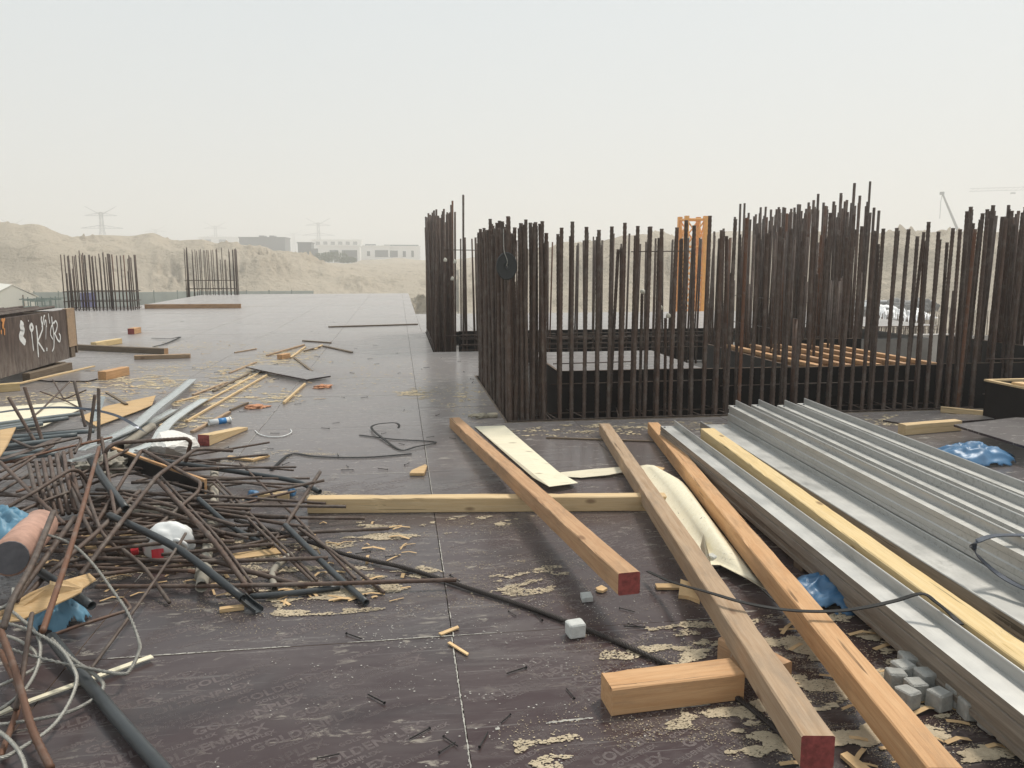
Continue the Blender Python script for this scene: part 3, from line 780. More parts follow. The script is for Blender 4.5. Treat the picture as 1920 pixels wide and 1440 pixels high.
pt = empty('form_platform', 'grey plywood platform lying inside the rebar core', 'platform', (2.6, 9.2, 0))
for k, (xa, xb) in enumerate(((1.716, 2.62), (2.624, 3.33))):
    me = mesh('plywood_sheet', box_vf(xa - 2.6, xb - 2.6, 8.306 - 9.2, 10.1 - 9.2, ZP - .022, ZP - .004)); link('plywood_sheet', me, 'ply', pt)
link('bearer', mesh('bearer', cat_vf([box_vf(-.8, .7, -.6, -.5, -.3, ZP - .023), box_vf(-.8, .7, .5, .6, -.3, ZP - .023)])), 't_dark', pt)
panel('shutter', 'black front shutter panel of the open shaft right of the platform', 3.335, 4.40, 8.281, 8.303, -.3, ZP - .006)
panel('shutter', 'long grey side shutter running back along the open shaft', 4.38, 4.402, 8.305, 10.9, -.3, ZP - .002, 'formgrey')
panel('shutter', 'black shutter panel in front of the orange joists', 4.405, 6.25, 8.279, 8.301, -.3, ZP - .01)
panel('shutter', 'black shutter panel behind the thick right-hand bars', 6.255, 9.1, 8.283, 8.305, -.3, ZP - .004)
panel('shutter', 'tall dark side shutter running back beside the right-hand bars', 7.35, 7.372, 8.31, 9.9, -.3, ZP + .18, 'formgrey')
panel('shutter', 'dark cross shutter behind the orange joists', 5.75, 6.75, 10.75, 10.77, -.3, ZP + .05)
panel('shutter', 'black shutter behind the rear rebar wall', 1.1, 6.4, 14.62, 14.64, -.3, .32)
# orange timber H-beams spanning the second shaft
for k in range(5):
    x = 4.75 + .36 * k
    e = empty('timber_i_beam', 'orange timber formwork beam lying over the shaft behind the black shutter', 'beam', (x, 8.34, ZP - .14), rz=.05, group='orange beams over the shaft')
    link('top_chord', mesh('top_chord', box_vf(-.045, .045, 0, 2.3, .10, .14)), 't_brown' if k % 2 else 't_orange', e)
    link('web', mesh('web', box_vf(-.015, .015, 0, 2.3, .0405, .0995)), 't_brown', e); link('bottom_chord', mesh('bottom_chord', box_vf(-.045, .045, 0, 2.3, 0, .04)), 't_orange', e)

# ------------------------------------------------------------------ starter bars of the core
def bar_mesh(d, L, rib=True, sides=7):
    return mesh('bar', tube_vf([(0, 0, 0), (0, 0, L)], d / 2, sides, rib=0.042 if rib else 0, ribh=0.17), True)
BM = {}
def get_bar(d, rib, mat):
    k = (d, rib, mat)
    if k not in BM:
        BM[k] = bar_mesh(d, 2.0, rib); BM[k].materials.append(M[mat])
    return BM[k]
def vbar(par, x, y, z0, z1, d=.032, rib=True, mat='rebar', lean=0.012, name='vertical_bar'):
    o = bpy.data.objects.new(name, get_bar(d, rib, mat)); COL.objects.link(o); o.parent = par
    o.location = (x - par.location.x, y - par.location.y, z0 - par.location.z); o.scale = (1, 1, (z1 - z0) / 2.0)
    o.rotation_euler = (R.gauss(0, lean), R.gauss(0, lean), R.random() * 6.28)
    return o
def hbar(par, a, b, d=.016, mat='rebar', name='tie_bar'):
    v, f = tube_vf([Vector(a) - par.location, Vector(b) - par.location], d / 2, 6)
    return link(name, mesh(name, (v, f), True), mat, par)
def pick(): return R.choices(['rebar', 'mid', 'rust'], [0.60, 0.34, 0.06])[0]
Z0 = -0.31
# front wall
fw = empty('rebar_wall', 'long front row of thick starter bars rising from the trench before the dark shutters', 'rebar', (3.5, 7.98, Z0))
x = 1.62; k = 0
while x < 6.15:
    h = 1.93 + R.gauss(0, .035) + (0.10 if R.random() < .15 else 0)
    vbar(fw, x + R.gauss(0, .006), 7.80 + R.gauss(0, .008), Z0, h, .036, mat=pick(), lean=.007); x += .128
x = 1.55
while x < 6.2:
    vbar(fw, x + R.gauss(0, .012), 8.17 + R.gauss(0, .012), Z0, 1.84 + R.gauss(0, .05), .033, mat=pick()); x += .134
for z in (-.05, .005): hbar(fw, (1.1, 7.755, z), (6.25, 7.755, z + .004), .014)
for z in (-.02, -.15): hbar(fw, (1.1, 8.22, z), (6.25, 8.22, z), .014)
for k in range(16):
    x = 1.3 + k * .31; a = Vector((x, 7.75, -.01)); b = Vector((x + R.uniform(-.15, .15), 8.23, .02))
    hbar(fw, a, b, .012, name='cross_tie')
for (xa, xb, z) in ((2.45, 3.15, 1.70), (1.6, 3.4, .30), (3.5, 5.9, .24), (1.62, 2.5, .52)): hbar(fw, (xa, 8.2, z), (xb, 8.2, z + .01), .012)
for px, py in ((1238, 575), (1253, 590), (1205, 545)):
    p = Q(px, py + 6, 7.95); vbar(fw, p.x, 7.95, Z0, p.z, .03, mat='rebar')
    b = blob('bar_plug', p - fw.location, (.028, .028, .035), 'foam', px, 2, .2, parent=fw)
# left wall, seen nearly end on: dense
lw = empty('rebar_wall', 'dense end-on block of tall starter bars with a black disc hung on it', 'rebar', (1.3, 9.4, Z0))
for row, xx in enumerate((1.10, 1.47, 1.16)):
    y = 7.80 + (.06 if row == 2 else 0)
    while y < 10.95:
        if not (row == 1 and y > 9.6):
            vbar(lw, xx + R.gauss(0, .012), y + R.gauss(0, .015), Z0, 1.96 + R.gauss(0, .045) + (0.08 if R.random() < .12 else 0), .037, mat=pick())
        y += .16 if row == 1 else .105
for xx in (1.23, 1.34, 1.29):
    for yy in (7.82, 7.98): vbar(lw, xx, yy, Z0, 1.95 + R.gauss(0, .05), .034)
for y in (8.3, 8.9, 9.5): vbar(lw, 1.28 + R.gauss(0, .04), y, Z0, 1.5 + R.uniform(-.2, .3), .025, mat='mid')
for z in (-.1, .0): hbar(lw, (1.06, 7.76, z), (1.06, 11.0, z), .014); hbar(lw, (1.52, 7.78, z), (1.52, 9.9, z), .014)
for k in range(14): hbar(lw, (1.06, 7.9 + k * .22, -.04), (1.52, 7.9 + k * .22, -.02), .012, name='cross_tie')
for z in [.05 + .1 * i for i in range(5)]: hbar(lw, (1.1, 10.98, z), (1.6, 10.98, z), .014)
# rear-left tall cage
rl = empty('rebar_cage', 'tallest dark bar cluster at the far left corner of the core', 'rebar', (.8, 16, Z0))
for row, xx in enumerate((.66, .98, .82)):
    y = 14.16
    while y < 18.1:
        tall = 2.42 + R.gauss(0, .06) + (0.22 if (row == 1 and y < 14.8 and R.random() < .5) else 0)
        vbar(rl, xx + R.gauss(0, .012), y + R.gauss(0, .02), Z0, tall, .036, rib=False, mat=pick()); y += .075 if row == 0 else .17
for yy in (14.2, 14.3): vbar(rl, 1.15, yy, Z0, 2.75, .036, rib=False)
hbar(rl, (.8, 14.12, 1.80), (2.0, 14.12, 1.79), .016); hbar(rl, (.8, 14.12, .28), (2.0, 14.12, .28), .016)
for z in (.02, .1): hbar(rl, (.62, 14.1, z), (.62, 18.1, z), .014)
for px, py in ((835, 488), (853, 491), (848, 523)): blob('bar_plug', Q(px, py + 3, 14.05) - rl.location, (.035, .03, .05), 'foam', px, 2, .25, parent=rl)
# rear wall
rw = empty('rebar_wall', 'rear line of thinner looking starter bars behind the platform', 'rebar', (3.5, 14.3, Z0))
x = 1.25
while x < 6.6:
    vbar(rw, x + R.gauss(0, .02), 14.18 + R.gauss(0, .02), Z0, 2.0 + R.gauss(0, .05),   .040, rib=False, mat=pick())
    if R.random() < .85: vbar(rw, x + .07 + R.gauss(0, .03), 14.5, Z0, 1.95 + R.gauss(0, .08), .030, rib=False, mat=pick())
    x += .165
for z in (0.02, .12, .22, .30): hbar(rw, (1.1, 14.11, z), (6.6, 14.11, z), .018)
for z in (0.05, .2): hbar(rw, (1.1, 14.57, z), (6.6, 14.57, z), .018)
for k in range(12):
    x = 2.2 + k * .12; hbar(rw, (x, 14.1, .25 + R.uniform(-.05, .05)), (x + .9, 14.6, .12), .022, 'mid', name='loose_bar')
for xx in (1.4, 1.7, 1.9):
    vbar(rw, xx, 17.9, Z0, 2.1, .034, rib=False)
    vbar(rw, xx + .1, 17.9, Z0, 2.0, .034, rib=False)
# tall wall on the right
tw = empty('rebar_wall', 'tall crowded starter bars stepping up behind the orange beams', 'rebar', (7.3, 14, Z0))
for row, xx in enumerate((7.02, 7.25, 7.45, 7.62)):
    y = 11.9
    while y < 16.2:
        vbar(tw, xx + R.gauss(0, .03), y + R.gauss(0, .03), Z0, 2.52 + R.gauss(0, .10) + (.22 if R.random() < .07 else 0), .046, rib=False, mat=pick()); y += .17
for y in (12, 13.2, 14.4): hbar(tw, (6.98, y, .5), (7.66, y, .5), .016)
for z in (.35, .9): hbar(tw, (6.96, 11.8, z), (6.96, 16.2, z), .016)
vbar(tw, 7.45, 11.9, Z0, 2.85, .036, rib=False)
# middle cluster in the shaft
mc = empty('rebar_cage', 'middle cluster of shorter bars between platform and orange beams', 'rebar', (4.4, 9.6, Z0))
for k in range(52):
    px = R.uniform(1330, 1620); yy = R.uniform(9.2, 12.4); p = Q(px, R.choice((520, 440, 525, 445)) + R.uniform(-12, 12), yy)
    vbar(mc, p.x, yy, Z0, p.z, .034, rib=yy < 10, mat=pick())
p = Q(1497, 598, 8.12); 
o = vbar(mc, p.x, 8.15, Z0, p.z, .060, rib=False, mat='rust', lean=0.004, name='steel_post')
# right-hand dense cage
rc = empty('rebar_cage', 'dense tall bar bundle rising at the right end of the trench', 'rebar', (7.2, 9.5, Z0))
for k in range(110):
    px = R.uniform(1806, 2080); yy = R.uniform(8.0, 10.6)
    top = R.choice((392, 395, 410, 430, 400)) + R.uniform(-8, 12)
    if px < 1850: yy = R.uniform(7.9, 9.0)
    p = Q(px, top, yy)
    if p.x > 9: continue
    vbar(rc, p.x, yy, Z0, p.z, .040, rib=yy < 9, mat=pick())
for px, yy in ((1712 + 20 * i, 7.82) for i in range(0)): pass
for px in (1776, 1790):
    p = Q(px, 545, 8.0); vbar(rc, p.x, 8.0, Z0, p.z, .045, rib=False)
for z in (.1, .5): hbar(rc, (6.6, 8.05, z), (8.6, 8.05, z), .016)
# trench nosing: thin lath closing the deck edge
for nm, lab, bx in (('edge_lath', 'thin dark lath along the deck edge before the long front bars', (1.03, 9.1, 7.700, 7.712)), ('edge_lath', 'thin dark lath along the deck edge beside the dense end-on bars', (1.045, 1.057, 7.714, 11.03))):
    o = box(nm, bx[0], bx[1], bx[2], bx[3], -.09, .004, 't_dark'); tag(o, lab, 'lath')
# black disc hung on the left wall
dp = Q(950, 499, 7.72); dc = empty('rubber_disc', 'black rubber disc hanging from the dense end-on bars', 'disc', dp)
V, Fc = [], []; rr = .135; n = 36
prof = [(0.012, -.02), (.03, -.022), (.034, -.012), (.10, -.012), (rr - .01, -.014), (rr, -.006), (rr, .006), (0.012, .008)]
for i in range(n):
    a = 2 * math.pi * i / n
    for r_, y_ in prof: V.append((r_ * math.cos(a) * 0.76, y_ + .2 * 0 , r_ * math.sin(a)))
P_ = len(prof)
for i in range(n):
    for k in range(P_):
        Fc.append((i * P_ + k, i * P_ + (k + 1) % P_, ((i + 1) % n) * P_ + (k + 1) % P_, ((i + 1) % n) * P_ + k))
link('disc', mesh('disc', (V, Fc), False), 'rubber', dc)
link('hanging_wire', mesh('hanging_wire', tube_vf(smooth_path([(-.005, -.03, 0), (.0, -.035, .06), (-.03, -.02, .16), (-.025, .05, .36)]), .004, 5)), 'rope_l', dc)

# two far cages on the deck
def far_cage(label, pxs, Y, z1s, zbase, depth, hz):
    x0 = Q(pxs[0], 500, Y).x; x1 = Q(pxs[1], 500, Y).x
    e = empty('rebar_cage', label, 'rebar', ((x0 + x1) / 2, Y, zbase))
    n = pxs[2]
    for i in range(n + 1):
        x = x0 + (x1 - x0) * i / n
        for yy in (Y, Y + depth):
            vbar(e, x + R.gauss(0, .02), yy, zbase - .3, z1s + R.gauss(0, .05) - (.5 if R.random() < .08 else 0), .036, False, pick(), .004)
    for i in range(1, 4):
        for x in (x0, x1): vbar(e, x, Y + depth * i / 4, zbase - .3, z1s + R.gauss(0, .05), .036, False)
    for z in hz:
        for yy in (Y - .03, Y + depth + .03): hbar(e, (x0 - .05, yy, zbase + z), (x1 + .05, yy, zbase + z), .03, name='stirrup')
        for x in (x0 - .03, x1 + .03): hbar(e, (x, Y, zbase + z), (x, Y + depth, zbase + z), .03, name='stirrup')
far_cage('wide column cage of starter bars near the tent', (117, 240, 19), 27.6, 1.80, 0, .9, (.06, .3, .62))
far_cage('smaller column cage of starter bars on the far deck edge', (347, 440, 12), 39.6, 2.15, 0, .5, (.3, .7))

# things beyond on the right, below the deck
def starter_wall(label, px0, px1, Y, ztop, n, mat='concwall'):
    x0 = Q(px0, 600, Y).x; x1 = Q(px1, 600, Y).x
    e = empty('starter_wall', label, 'wall', ((x0 + x1) / 2, Y, GZ)); hw = (x1 - x0) / 2
    link('wall', mesh('wall', box_vf(-hw, hw, -.15, .15, 0, ztop - GZ - 1.2)), mat, e)
    for i in range(n):
        x = -hw + 2 * hw * (i + .5) / n
        for yy in (-.1, .1):
            o = bpy.data.objects.new('starter_bar', get_bar(.03, False, 'mid')); COL.objects.link(o); o.parent = e
            o.location = (x + R.gauss(0, .03), yy, ztop - GZ - 1.4); o.scale = (.8, .8, (1.5 + R.gauss(0, .08)) / 2); o.rotation_euler = (R.gauss(0, .04), R.gauss(0, .04), 0)
starter_wall('low wall bristling with thin starter bars beyond the right shutters', 1600, 1775, 30, -.75, 48)
starter_wall('second low wall bristling with thin starter bars farther back', 1590, 1960, 36, -.9, 60)
o = link('concrete_upstand', mesh('concrete_upstand', box_vf(-1.0, 1.0, -.2, .2, 0, 2.4)), 'concwall'); o.name = 'concrete_upstand'
o.location = (Q(1755, 640, 26).x, 26, GZ); tag(o, 'pale grey concrete upstand beside the thin starter bars', 'wall')
for px, py, Y, s, lab in ((1640, 668, 24, 1.6, 'yellow formwork panel lying beyond the orange beams'), (1700, 690, 22, 1.8, 'yellow formwork panel lying before the thin starter bars')):
    p = Q(px, py, Y); e = empty('yellow_panel', lab, 'formwork panel', (p.x, Y, p.z - .15)); e.rotation_euler = (0, 0, .1)
    link('face_sheet', mesh('face_sheet', box_vf(-s / 2, s / 2, -.8, .8, .12, .15)), 'yellowform', e)
    for xx in (-.4, 0, .4): link('rib', mesh('rib', box_vf(xx * s - .04, xx * s + .04, -.8, .8, 0, .119)), 'yellowform', e)
    link('support', mesh('support', cat_vf([box_vf(sx * s * .4 - .05, sx * s * .4 + .05, sy * .6 - .05, sy * .6 + .05, GZ - (p.z - .15), -.001) for sx in (-1, 1) for sy in (-1, 1)])), 'greyrock', e)
# stored material on the sand: tarps, rubble, pipes
for i, (px, py, Y, sx, sz, mt, nm, lab) in enumerate(((1640, 592, 60, 2.2, 1.3, 'tarp', 'white_tarpaulin', 'crumpled white tarpaulin heap on the sand left of the rubble'), (1680, 594, 61, 1.6, 1.0, 'greyrock', 'rubble_heap', 'grey rubble heap between the white tarpaulins'),
        (1706, 592, 60, 1.8, .9, 'tarp', 'white_tarpaulin', 'smaller white tarpaulin heap right of the rubble'), (1618, 596, 58, 1.1, .8, 'greyrock', 'rubble_heap', 'grey rubble heap beside the large white tarpaulin'), (1735, 588, 62, 1.5, .9, 'greyrock', 'rubble_heap', 'grey rubble heap below the crane boom'),
        (1880, 592, 60, 2.6, .8, 'tarp', 'white_tarpaulin', 'white tarpaulin behind the dense right bars'), (797, 575, 62, 1.6, 1.9, 'sand', 'sand_heap', 'small sand heap behind the far deck corner'))):
    p = Q(px, py, Y); o = crumple(nm, (p.x, Y, GZ), sx * 1.5, sx, sz * 1.15, mt, i * 3.3 + .4, fold=.9) if mt in ('tarp', 'sand') else blob(nm, (p.x, Y, GZ), (sx, sx * .8, sz * 1.3), mt, i * 3.3, 5, .6 if mt == 'sand' else .45, 4.5 if mt == 'sand' else 2.5); tag(o, lab, nm.split('_')[1])
for k in range(14):
    p = Q(1660, 582, 64); o = link('steel_pipe', mesh('steel_pipe', pipe_vf([(-4.5, 0, 0), (4.5, .3, 0)], .12, .012, 8)), 'steel_far'); o.location = (p.x + R.uniform(-1, 1), 64 + (k % 7) * .26, GZ + .13 + .22 * (k // 7) + (1.1))
    tag(o, 'grey steel pipe in the stack behind the tarpaulins', 'pipe', 'pipes stacked behind the tarpaulins')
rk = empty('pipe_rack', 'rusty rack carrying the grey steel pipes', 'rack', (Q(1660, 582, 64).x, 64.8, GZ))
for xx in (-3.4, 3.4): link('bearer', mesh('bearer', box_vf(xx - .12, xx + .12, -1.1, 1.4, .9, 1.09)), 'rust', rk); link('leg', mesh('leg', cat_vf([box_vf(xx - .08, xx + .08, sy - .08, sy + .08, 0, .899) for sy in (-.8, 1.1)])), 'rust', rk)

# ------------------------------------------------------------------ graffiti box form at the left
gx = -5.05; y0g, y1g = 8.9, 13.0; zb, zt = .12, .87
gb = empty('box_form', 'large weathered box form with white spray-painted marks', 'formwork box', (gx, 11, zb))
def L(v): return v - Vector((gx, 11, zb))
link('side_board', mesh('side_board', box_vf(-.04, 0, y0g - 11, y1g - 11 - .02, 0, zt - zb)), 'oldpanel', gb)
link('side_board', mesh('side_board', box_vf(-1.0, -.96, y0g - 11, y1g - 11 - .02, 0, zt - zb)), 'oldpanel', gb)
link('base_board', mesh('base_board', box_vf(-.959, -.041, y0g - 11, y1g - 11, .06, .1)), 'oldpanel', gb)
link('end_board', mesh('end_board', box_vf(-.959, -.041, y1g - 11 - .06, y1g - 11 - .02, .101, zt - zb - .02)), 'oldpanel', gb)
link('end_post', mesh('end_post', box_vf(-.05, .012, y1g - 11 - .018, y1g - 11 + .27, .17, zt - zb + .01)), 't_grey', gb)
link('end_post', mesh('end_post', box_vf(-.06, .004, y1g - 11 + .05, y1g - 11 + .2, -.0, .169)), 't_dark', gb)
link('corner_batten', mesh('corner_batten', box_vf(-.045, .006, y1g - 11 + .272, y1g - 11 + .31, .05, zt - zb - .0)), 't_dark', gb)
# spray strokes: pixel strokes laid on the face x = gx
def onface(px, py):
    d = ray(px, py); t = gx / d.x
    return Vector((gx, d.y * t, EYE + d.z * t))
SK = [0]
def stroke(pts, wd, mat='paint', jag=.25):
    SK[0] += 1; xo = .0025 + SK[0] * .0004
    P = [L(onface(41 / 41 * x / 6.0, 520 + y / 6.0)) for x, y in pts]
    P = smooth_path(P, 6) if len(P) > 2 else [P[0].lerp(P[1], k / 8) for k in range(9)]
    V = []; Fc = []
    for i, p in enumerate(P):
        t = (P[min(i + 1, len(P) - 1)] - P[max(i - 1, 0)]).normalized(); s = Vector((0, -t.z, t.y))
        ww = wd / 2 * (1 + jag * frac((p.y * 20, p.z * 20, 3))) * (0.55 if i in (0, len(P) - 1) else 1)
        V += [Vector((xo, p.y, p.z)) + s * ww, Vector((xo, p.y, p.z)) - s * ww]
    for i in range(len(P) - 1): Fc.append((2 * i, 2 * i + 1, 2 * i + 3, 2 * i + 2))
    return V, Fc
strokes = [([(250, 495), (240, 550), (255, 600), (232, 660), (250, 700), (285, 740)], .10), ([(232, 660), (240, 690), (270, 715)], .09),
  ([(345, 525), (335, 560), (350, 600), (368, 570), (355, 530), (345, 525)], .045), ([(350, 600), (358, 680), (375, 830)], .025),
  ([(402, 540), (415, 640), (420, 760), (430, 900)], .034), ([(415, 730), (450, 650), (475, 570), (460, 480), (465, 440)], .030), ([(420, 720), (460, 780), (495, 835)], .030),
  ([(465, 560), (480, 500), (490, 440), (500, 430)], .026), ([(490, 540), (505, 480), (520, 560)], .02), ([(515, 480), (510, 700)], .014), ([(538, 405), (548, 480), (555, 520)], .022), ([(575, 440), (582, 520), (600, 640), (600, 780), (580, 835)], .026),
  ([(600, 500), (570, 560), (562, 640), (590, 700)], .022), ([(598, 520), (620, 490), (638, 540), (622, 610), (600, 640)], .026), ([(610, 630), (640, 700), (665, 720), (672, 660), (655, 630)], .028), ([(520, 790), (520, 830)], .03), ([(312, 480), (312, 498)], .018)]
pv = cat_vf([stroke(s_, w_) for s_, w_ in strokes])
link('spray_mark', mesh('spray_mark', pv), 'paint', gb)
link('spray_drip', mesh('spray_drip', cat_vf([stroke([(8, 470), (28, 500), (22, 560)], .05), stroke([(45, 462), (30, 500), (24, 580)], .04), stroke([(40, 570), (42, 650)], .03), stroke([(5, 590), (5, 640)], .03)])), 'orangepaint', gb)
# bars stacked in the box
for k in range(9):
    yb = 9.3 + R.uniform(0, .8)
    o = link('rebar', mesh('rebar', tube_vf([(0, 0, 0), (R.uniform(-.05, .05), 3.2, R.uniform(-.01, .02))], .016, 6)), 'rebar'); o.location = (gx - .12 - .09 * k, yb, zt + .022 + R.uniform(0, .02))
    tag(o, 'dark straight bar lying along the top of the box form', 'rebar', 'bars lying on the box form')
for k in range(3):
    o = link('batten', mesh('batten', box_vf(-1.02, .0, -.03, .03, 0, .004)), 't_dark'); o.location = (gx, 9.6 + k * 1.3, zt + .001); tag(o, 'thin dark batten across the top of the box form', 'batten', 'battens across the box form')
# packers under it
timber('packer_timber', 'old timber packer lying under the box form near the orange offcut', G(50, 716, 0), G(130, 694, 0) , .10, .115, 't_dark')
timber('packer_timber', 'old timber packer under the far end of the box form', (-5.9, 12.6, 0), (-4.95, 12.5, 0), .10, .118, 't_dark')
timber('packer_timber', 'short orange packer block at the near foot of the box form', (-5.3, 10.25, 0), (-4.72, 10.55, 0), .10, .10, 't_yellow')

# ------------------------------------------------------------------ the big timbers, right foreground
def tb(label, fa, fb, za, zb_, w_, h_, mat, ends=(None, None)):
    """fa, fb: photo pixels of the middle of the TOP face at the two ends"""
    a = G(fa[0], fa[1], za + h_); b = G(fb[0], fb[1], zb_ + h_); a.z -= h_; b.z -= h_
    return timber('timber_beam', label, a, b, w_, h_, mat, None, ends)
timber('timber_beam', 'pale squared timber lying across the deck under two longer timbers', (-.60, 5.055, .0), (1.72, 4.78, .0), .088, .098, 't_pale', ends=('red', None))
tb('brown squared timber with red end propped on the pale cross timber', (852, 783), (1180, 1074), 0, .165, .10, .10, 't_brown', (None, 'red'))
tb('weathered grey-brown timber with red end beside the curled veneer', (1134, 794), (1536, 1380), 0, .105, .10, .105, 't_grey', (None, 'red'))
tb('orange squared timber between the weathered timber and the aluminium beams', (1225, 792), (1775, 1440), 0, .10, .10, .105, 't_orange')
tb('yellow squared timber lying between two aluminium beams', (1327, 803), (1990, 1275), .115, .115, .115, .12, 't_yellow', ('red', None))
timber('bearer_timber', 'short dark bearer under the far end of the yellow timber', (2.40, 5.7, 0), (2.58, 5.7, 0), .09, .114, 't_dark')
timber('bearer_timber', 'short dark bearer under the near half of the yellow timber', (2.11, 2.5, 0), (2.27, 2.5, 0), .09, .114, 't_dark')
timber('timber_offcut', 'short orange timber offcut lying beside the weathered timber', (.715, 2.575, 0), (1.225, 2.61, 0), .125, .105, 't_orange')
timber('timber_offcut', 'short brown offcut wedged under the weathered timber', (1.30, 2.86, 0), (1.40, 2.60, 0), .11, .10, 't_brown')

# ------------------------------------------------------------------ aluminium beams
def alu_profile(kind, w_, h_, up):
    """cross sections, local y from 0 (left side as one looks along the beam from the deck seam) to w_"""
    t = .007
    if kind == 'rail':          # flat seat on the left, upright rib, low trough behind it
        f = w_ * .30
        return [(0, 0), (w_, 0), (w_, h_ * .55), (w_ - t, h_ * .55), (w_ - t, h_ * .42), (f + t, h_ * .42), (f + t, h_ + up), (f, h_ + up), (f, h_), (0, h_), (0, h_ * .72), (t, h_ * .66), (t, h_ * .34), (0, h_ * .28)]
    if kind == 'seat':          # broad seat with a rib at its right side
        return [(0, 0), (w_, 0), (w_, h_ + up), (w_ - t, h_ + up), (w_ - t, h_), (0, h_), (0, h_ * .60), (t, h_ * .56), (t, h_ * .50), (0, h_ * .46)]
    return [(0, 0), (w_, 0), (w_, h_ + up), (w_ - t, h_ + up), (w_ - t, h_), (t, h_), (t, h_ + up), (0, h_ + up), (0, h_ * .60), (t, h_ * .56), (t, h_ * .50), (0, h_ * .46)]   # pan: rib on both sides
def alu(label, xfar, yfar, xnear, ynear, z, kind, w_, h_, up, dirty=False, group=None):
    prof = alu_profile(kind, w_, h_, up); n = len(prof)
    a = Vector((xfar, yfar, z)); b = Vector((xnear, ynear, z)); L_ = (b - a).length
    X = (b - a).normalized()
    V = [(0, y, z_) for y, z_ in prof] + [(L_, y, z_) for y, z_ in prof]
    Fc = [tuple(range(n - 1, -1, -1)), tuple(range(n, 2 * n))] + [(k, (k + 1) % n, (k + 1) % n + n, k + n) for k in range(n)]
    e = empty('aluminium_beam', label, 'beam', a, group=group)
    e.rotation_euler = (0, 0, math.atan2(X.y, X.x))
    me = mesh('extrusion', (V, Fc)); me.materials.append(M['alu'])
    if dirty:
        me.materials.append(M['alu_side'])        # the outer side is caked with brown dirt
        for q in me.polygons:
            if all(me.vertices[i].co.y < .0075 for i in q.vertices) and abs(q.normal.x) < .5: q.material_index = 1
    link('extrusion', me, None, e)
    yb = [y for y, z_ in prof if abs(z_ - h_ - up) < 1e-6]; yb = sorted(set(yb))
    link('edge_bead', mesh('edge_bead', cat_vf([tube_vf([(0.002, (yb[i] + yb[i + 1]) / 2, h_ + up), (L_ - .002, (yb[i] + yb[i + 1]) / 2, h_ + up)], .0052, 6) for i in range(0, len(yb) - 1, 2)])), 'alu', e)
    for k in range(2):
        link('end_bolt', mesh('end_bolt', tube_vf([(.07 + k * (L_ - .14), w_ * .15, h_ - .001), (.07 + k * (L_ - .14), w_ * .15, h_ + .010)], .009, 6)), 'steel_far', e)
    return e
def AB(label, x, z, kind, w_, h_, up, yf=6.45, dirty=False, group=None, L_=5.6, dX=-.060):
    """beams run towards -Y, so the section's local y points to world +X"""
    return alu(label, x, yf, x + dX * L_, yf - L_, z, kind, w_, h_, up, dirty, group)
GA = 'aluminium beams in the stack'
AB('brown-stained aluminium beam under the single beam left of the yellow timber', 2.236, .035, 'rail', .12, .070, .0, dirty=True, dX=-.07)
AB('bright single aluminium beam left of the yellow timber', 2.225, .106, 'seat', .125, .085, .045, dirty=True, dX=-.07)
AB('brown-stained aluminium beam under the wide grey one', 2.60, .035, 'rail', .20, .085, .0, dirty=True)
AB('wide grey aluminium beam right of the yellow timber', 2.585, .121, 'pan', .25, .070, .028, dirty=True)
for k in range(4):
    AB('aluminium beam in the bottom layer of the beam stack', 2.845 + .213 * k, .035, 'rail', .208, .120, 0, yf=6.42 + R.uniform(-.03, .03), group=GA + ', bottom')
for k in range(4):
    AB('aluminium beam in the middle layer of the beam stack', 2.842 + .214 * k, .157, 'rail', .209, .095, 0, yf=6.44 + R.uniform(-.05, .05), group=GA + ', middle')
for k in range(4):
    AB('aluminium beam in the top layer of the beam stack', 2.840 + .215 * k, .254, 'rail', .212, .100, .042, yf=6.46 + R.uniform(-.05, .06), group=GA + ', top')
for yy in (5.9, 3.7, 1.7):
    o = timber('bearer_timber', {5.9: 'flat dark bearer under the far ends of the aluminium beams', 3.7: 'flat dark bearer under the middle of the aluminium beams', 1.7: 'flat dark bearer under the near ends of the aluminium beams'}[yy], (2.05 + .047 * (yy - 3.7), yy, 0), (3.9, yy + .03, 0), .09, .034, 't_dark')
# strapping
def strap(name, label, pts, wd, th=.004, mat='strap', cat='strap', n=6, group=None):
    P = smooth_path([G(*p) for p in pts], n); o = link(name, mesh(name, ribbon_vf(P, wd, th)), mat); tag(o, label, cat, group); return o
strap('strap', 'black strap trailing over the orange timber onto the bright aluminium beam',
      [(1215, 1072, .05), (1260, 1092, .10), (1330, 1112, .212), (1400, 1132, .222), (1480, 1145, .215), (1560, 1147, .222), (1620, 1140, .24), (1680, 1127, .26), (1728, 1114, .29), (1755, 1130, .27), (1785, 1155, .235), (1802, 1172, .23)], .021)
strap('strap', 'grey strap looped over the edge of the aluminium stack',
      [(1990, 1004, .41), (1920, 1004, .40), (1868, 1005, .40), (1836, 1014, .40), (1824, 1028, .36), (1836, 1046, .32), (1870, 1076, .27), (1915, 1102, .25), (1990, 1130, .24)], .03, mat='bluegrey')
strap('strap', 'black bent strap zigzag beside the deck seam', [(674, 816, .004), (740, 824, .006), (816, 829, .004), (780, 838, .012), (751, 844, .004), (720, 824, .012), (697, 804, .02), (706, 796, .03), (738, 793, .05), (748, 797, .04), (747, 803, .02)], .022, n=7)
strap('strap', 'long flat black strap lying behind the pale cross timber', [(508, 882, .003), (545, 852, .004), (590, 856, .005), (640, 858, .004), (700, 857, .004), (772, 851, .004)], .026)
timber('batten', 'thin black batten crossing under the brown and weathered timbers', G(1024, 822), G(1228, 829), .025, .014, 't_dark')
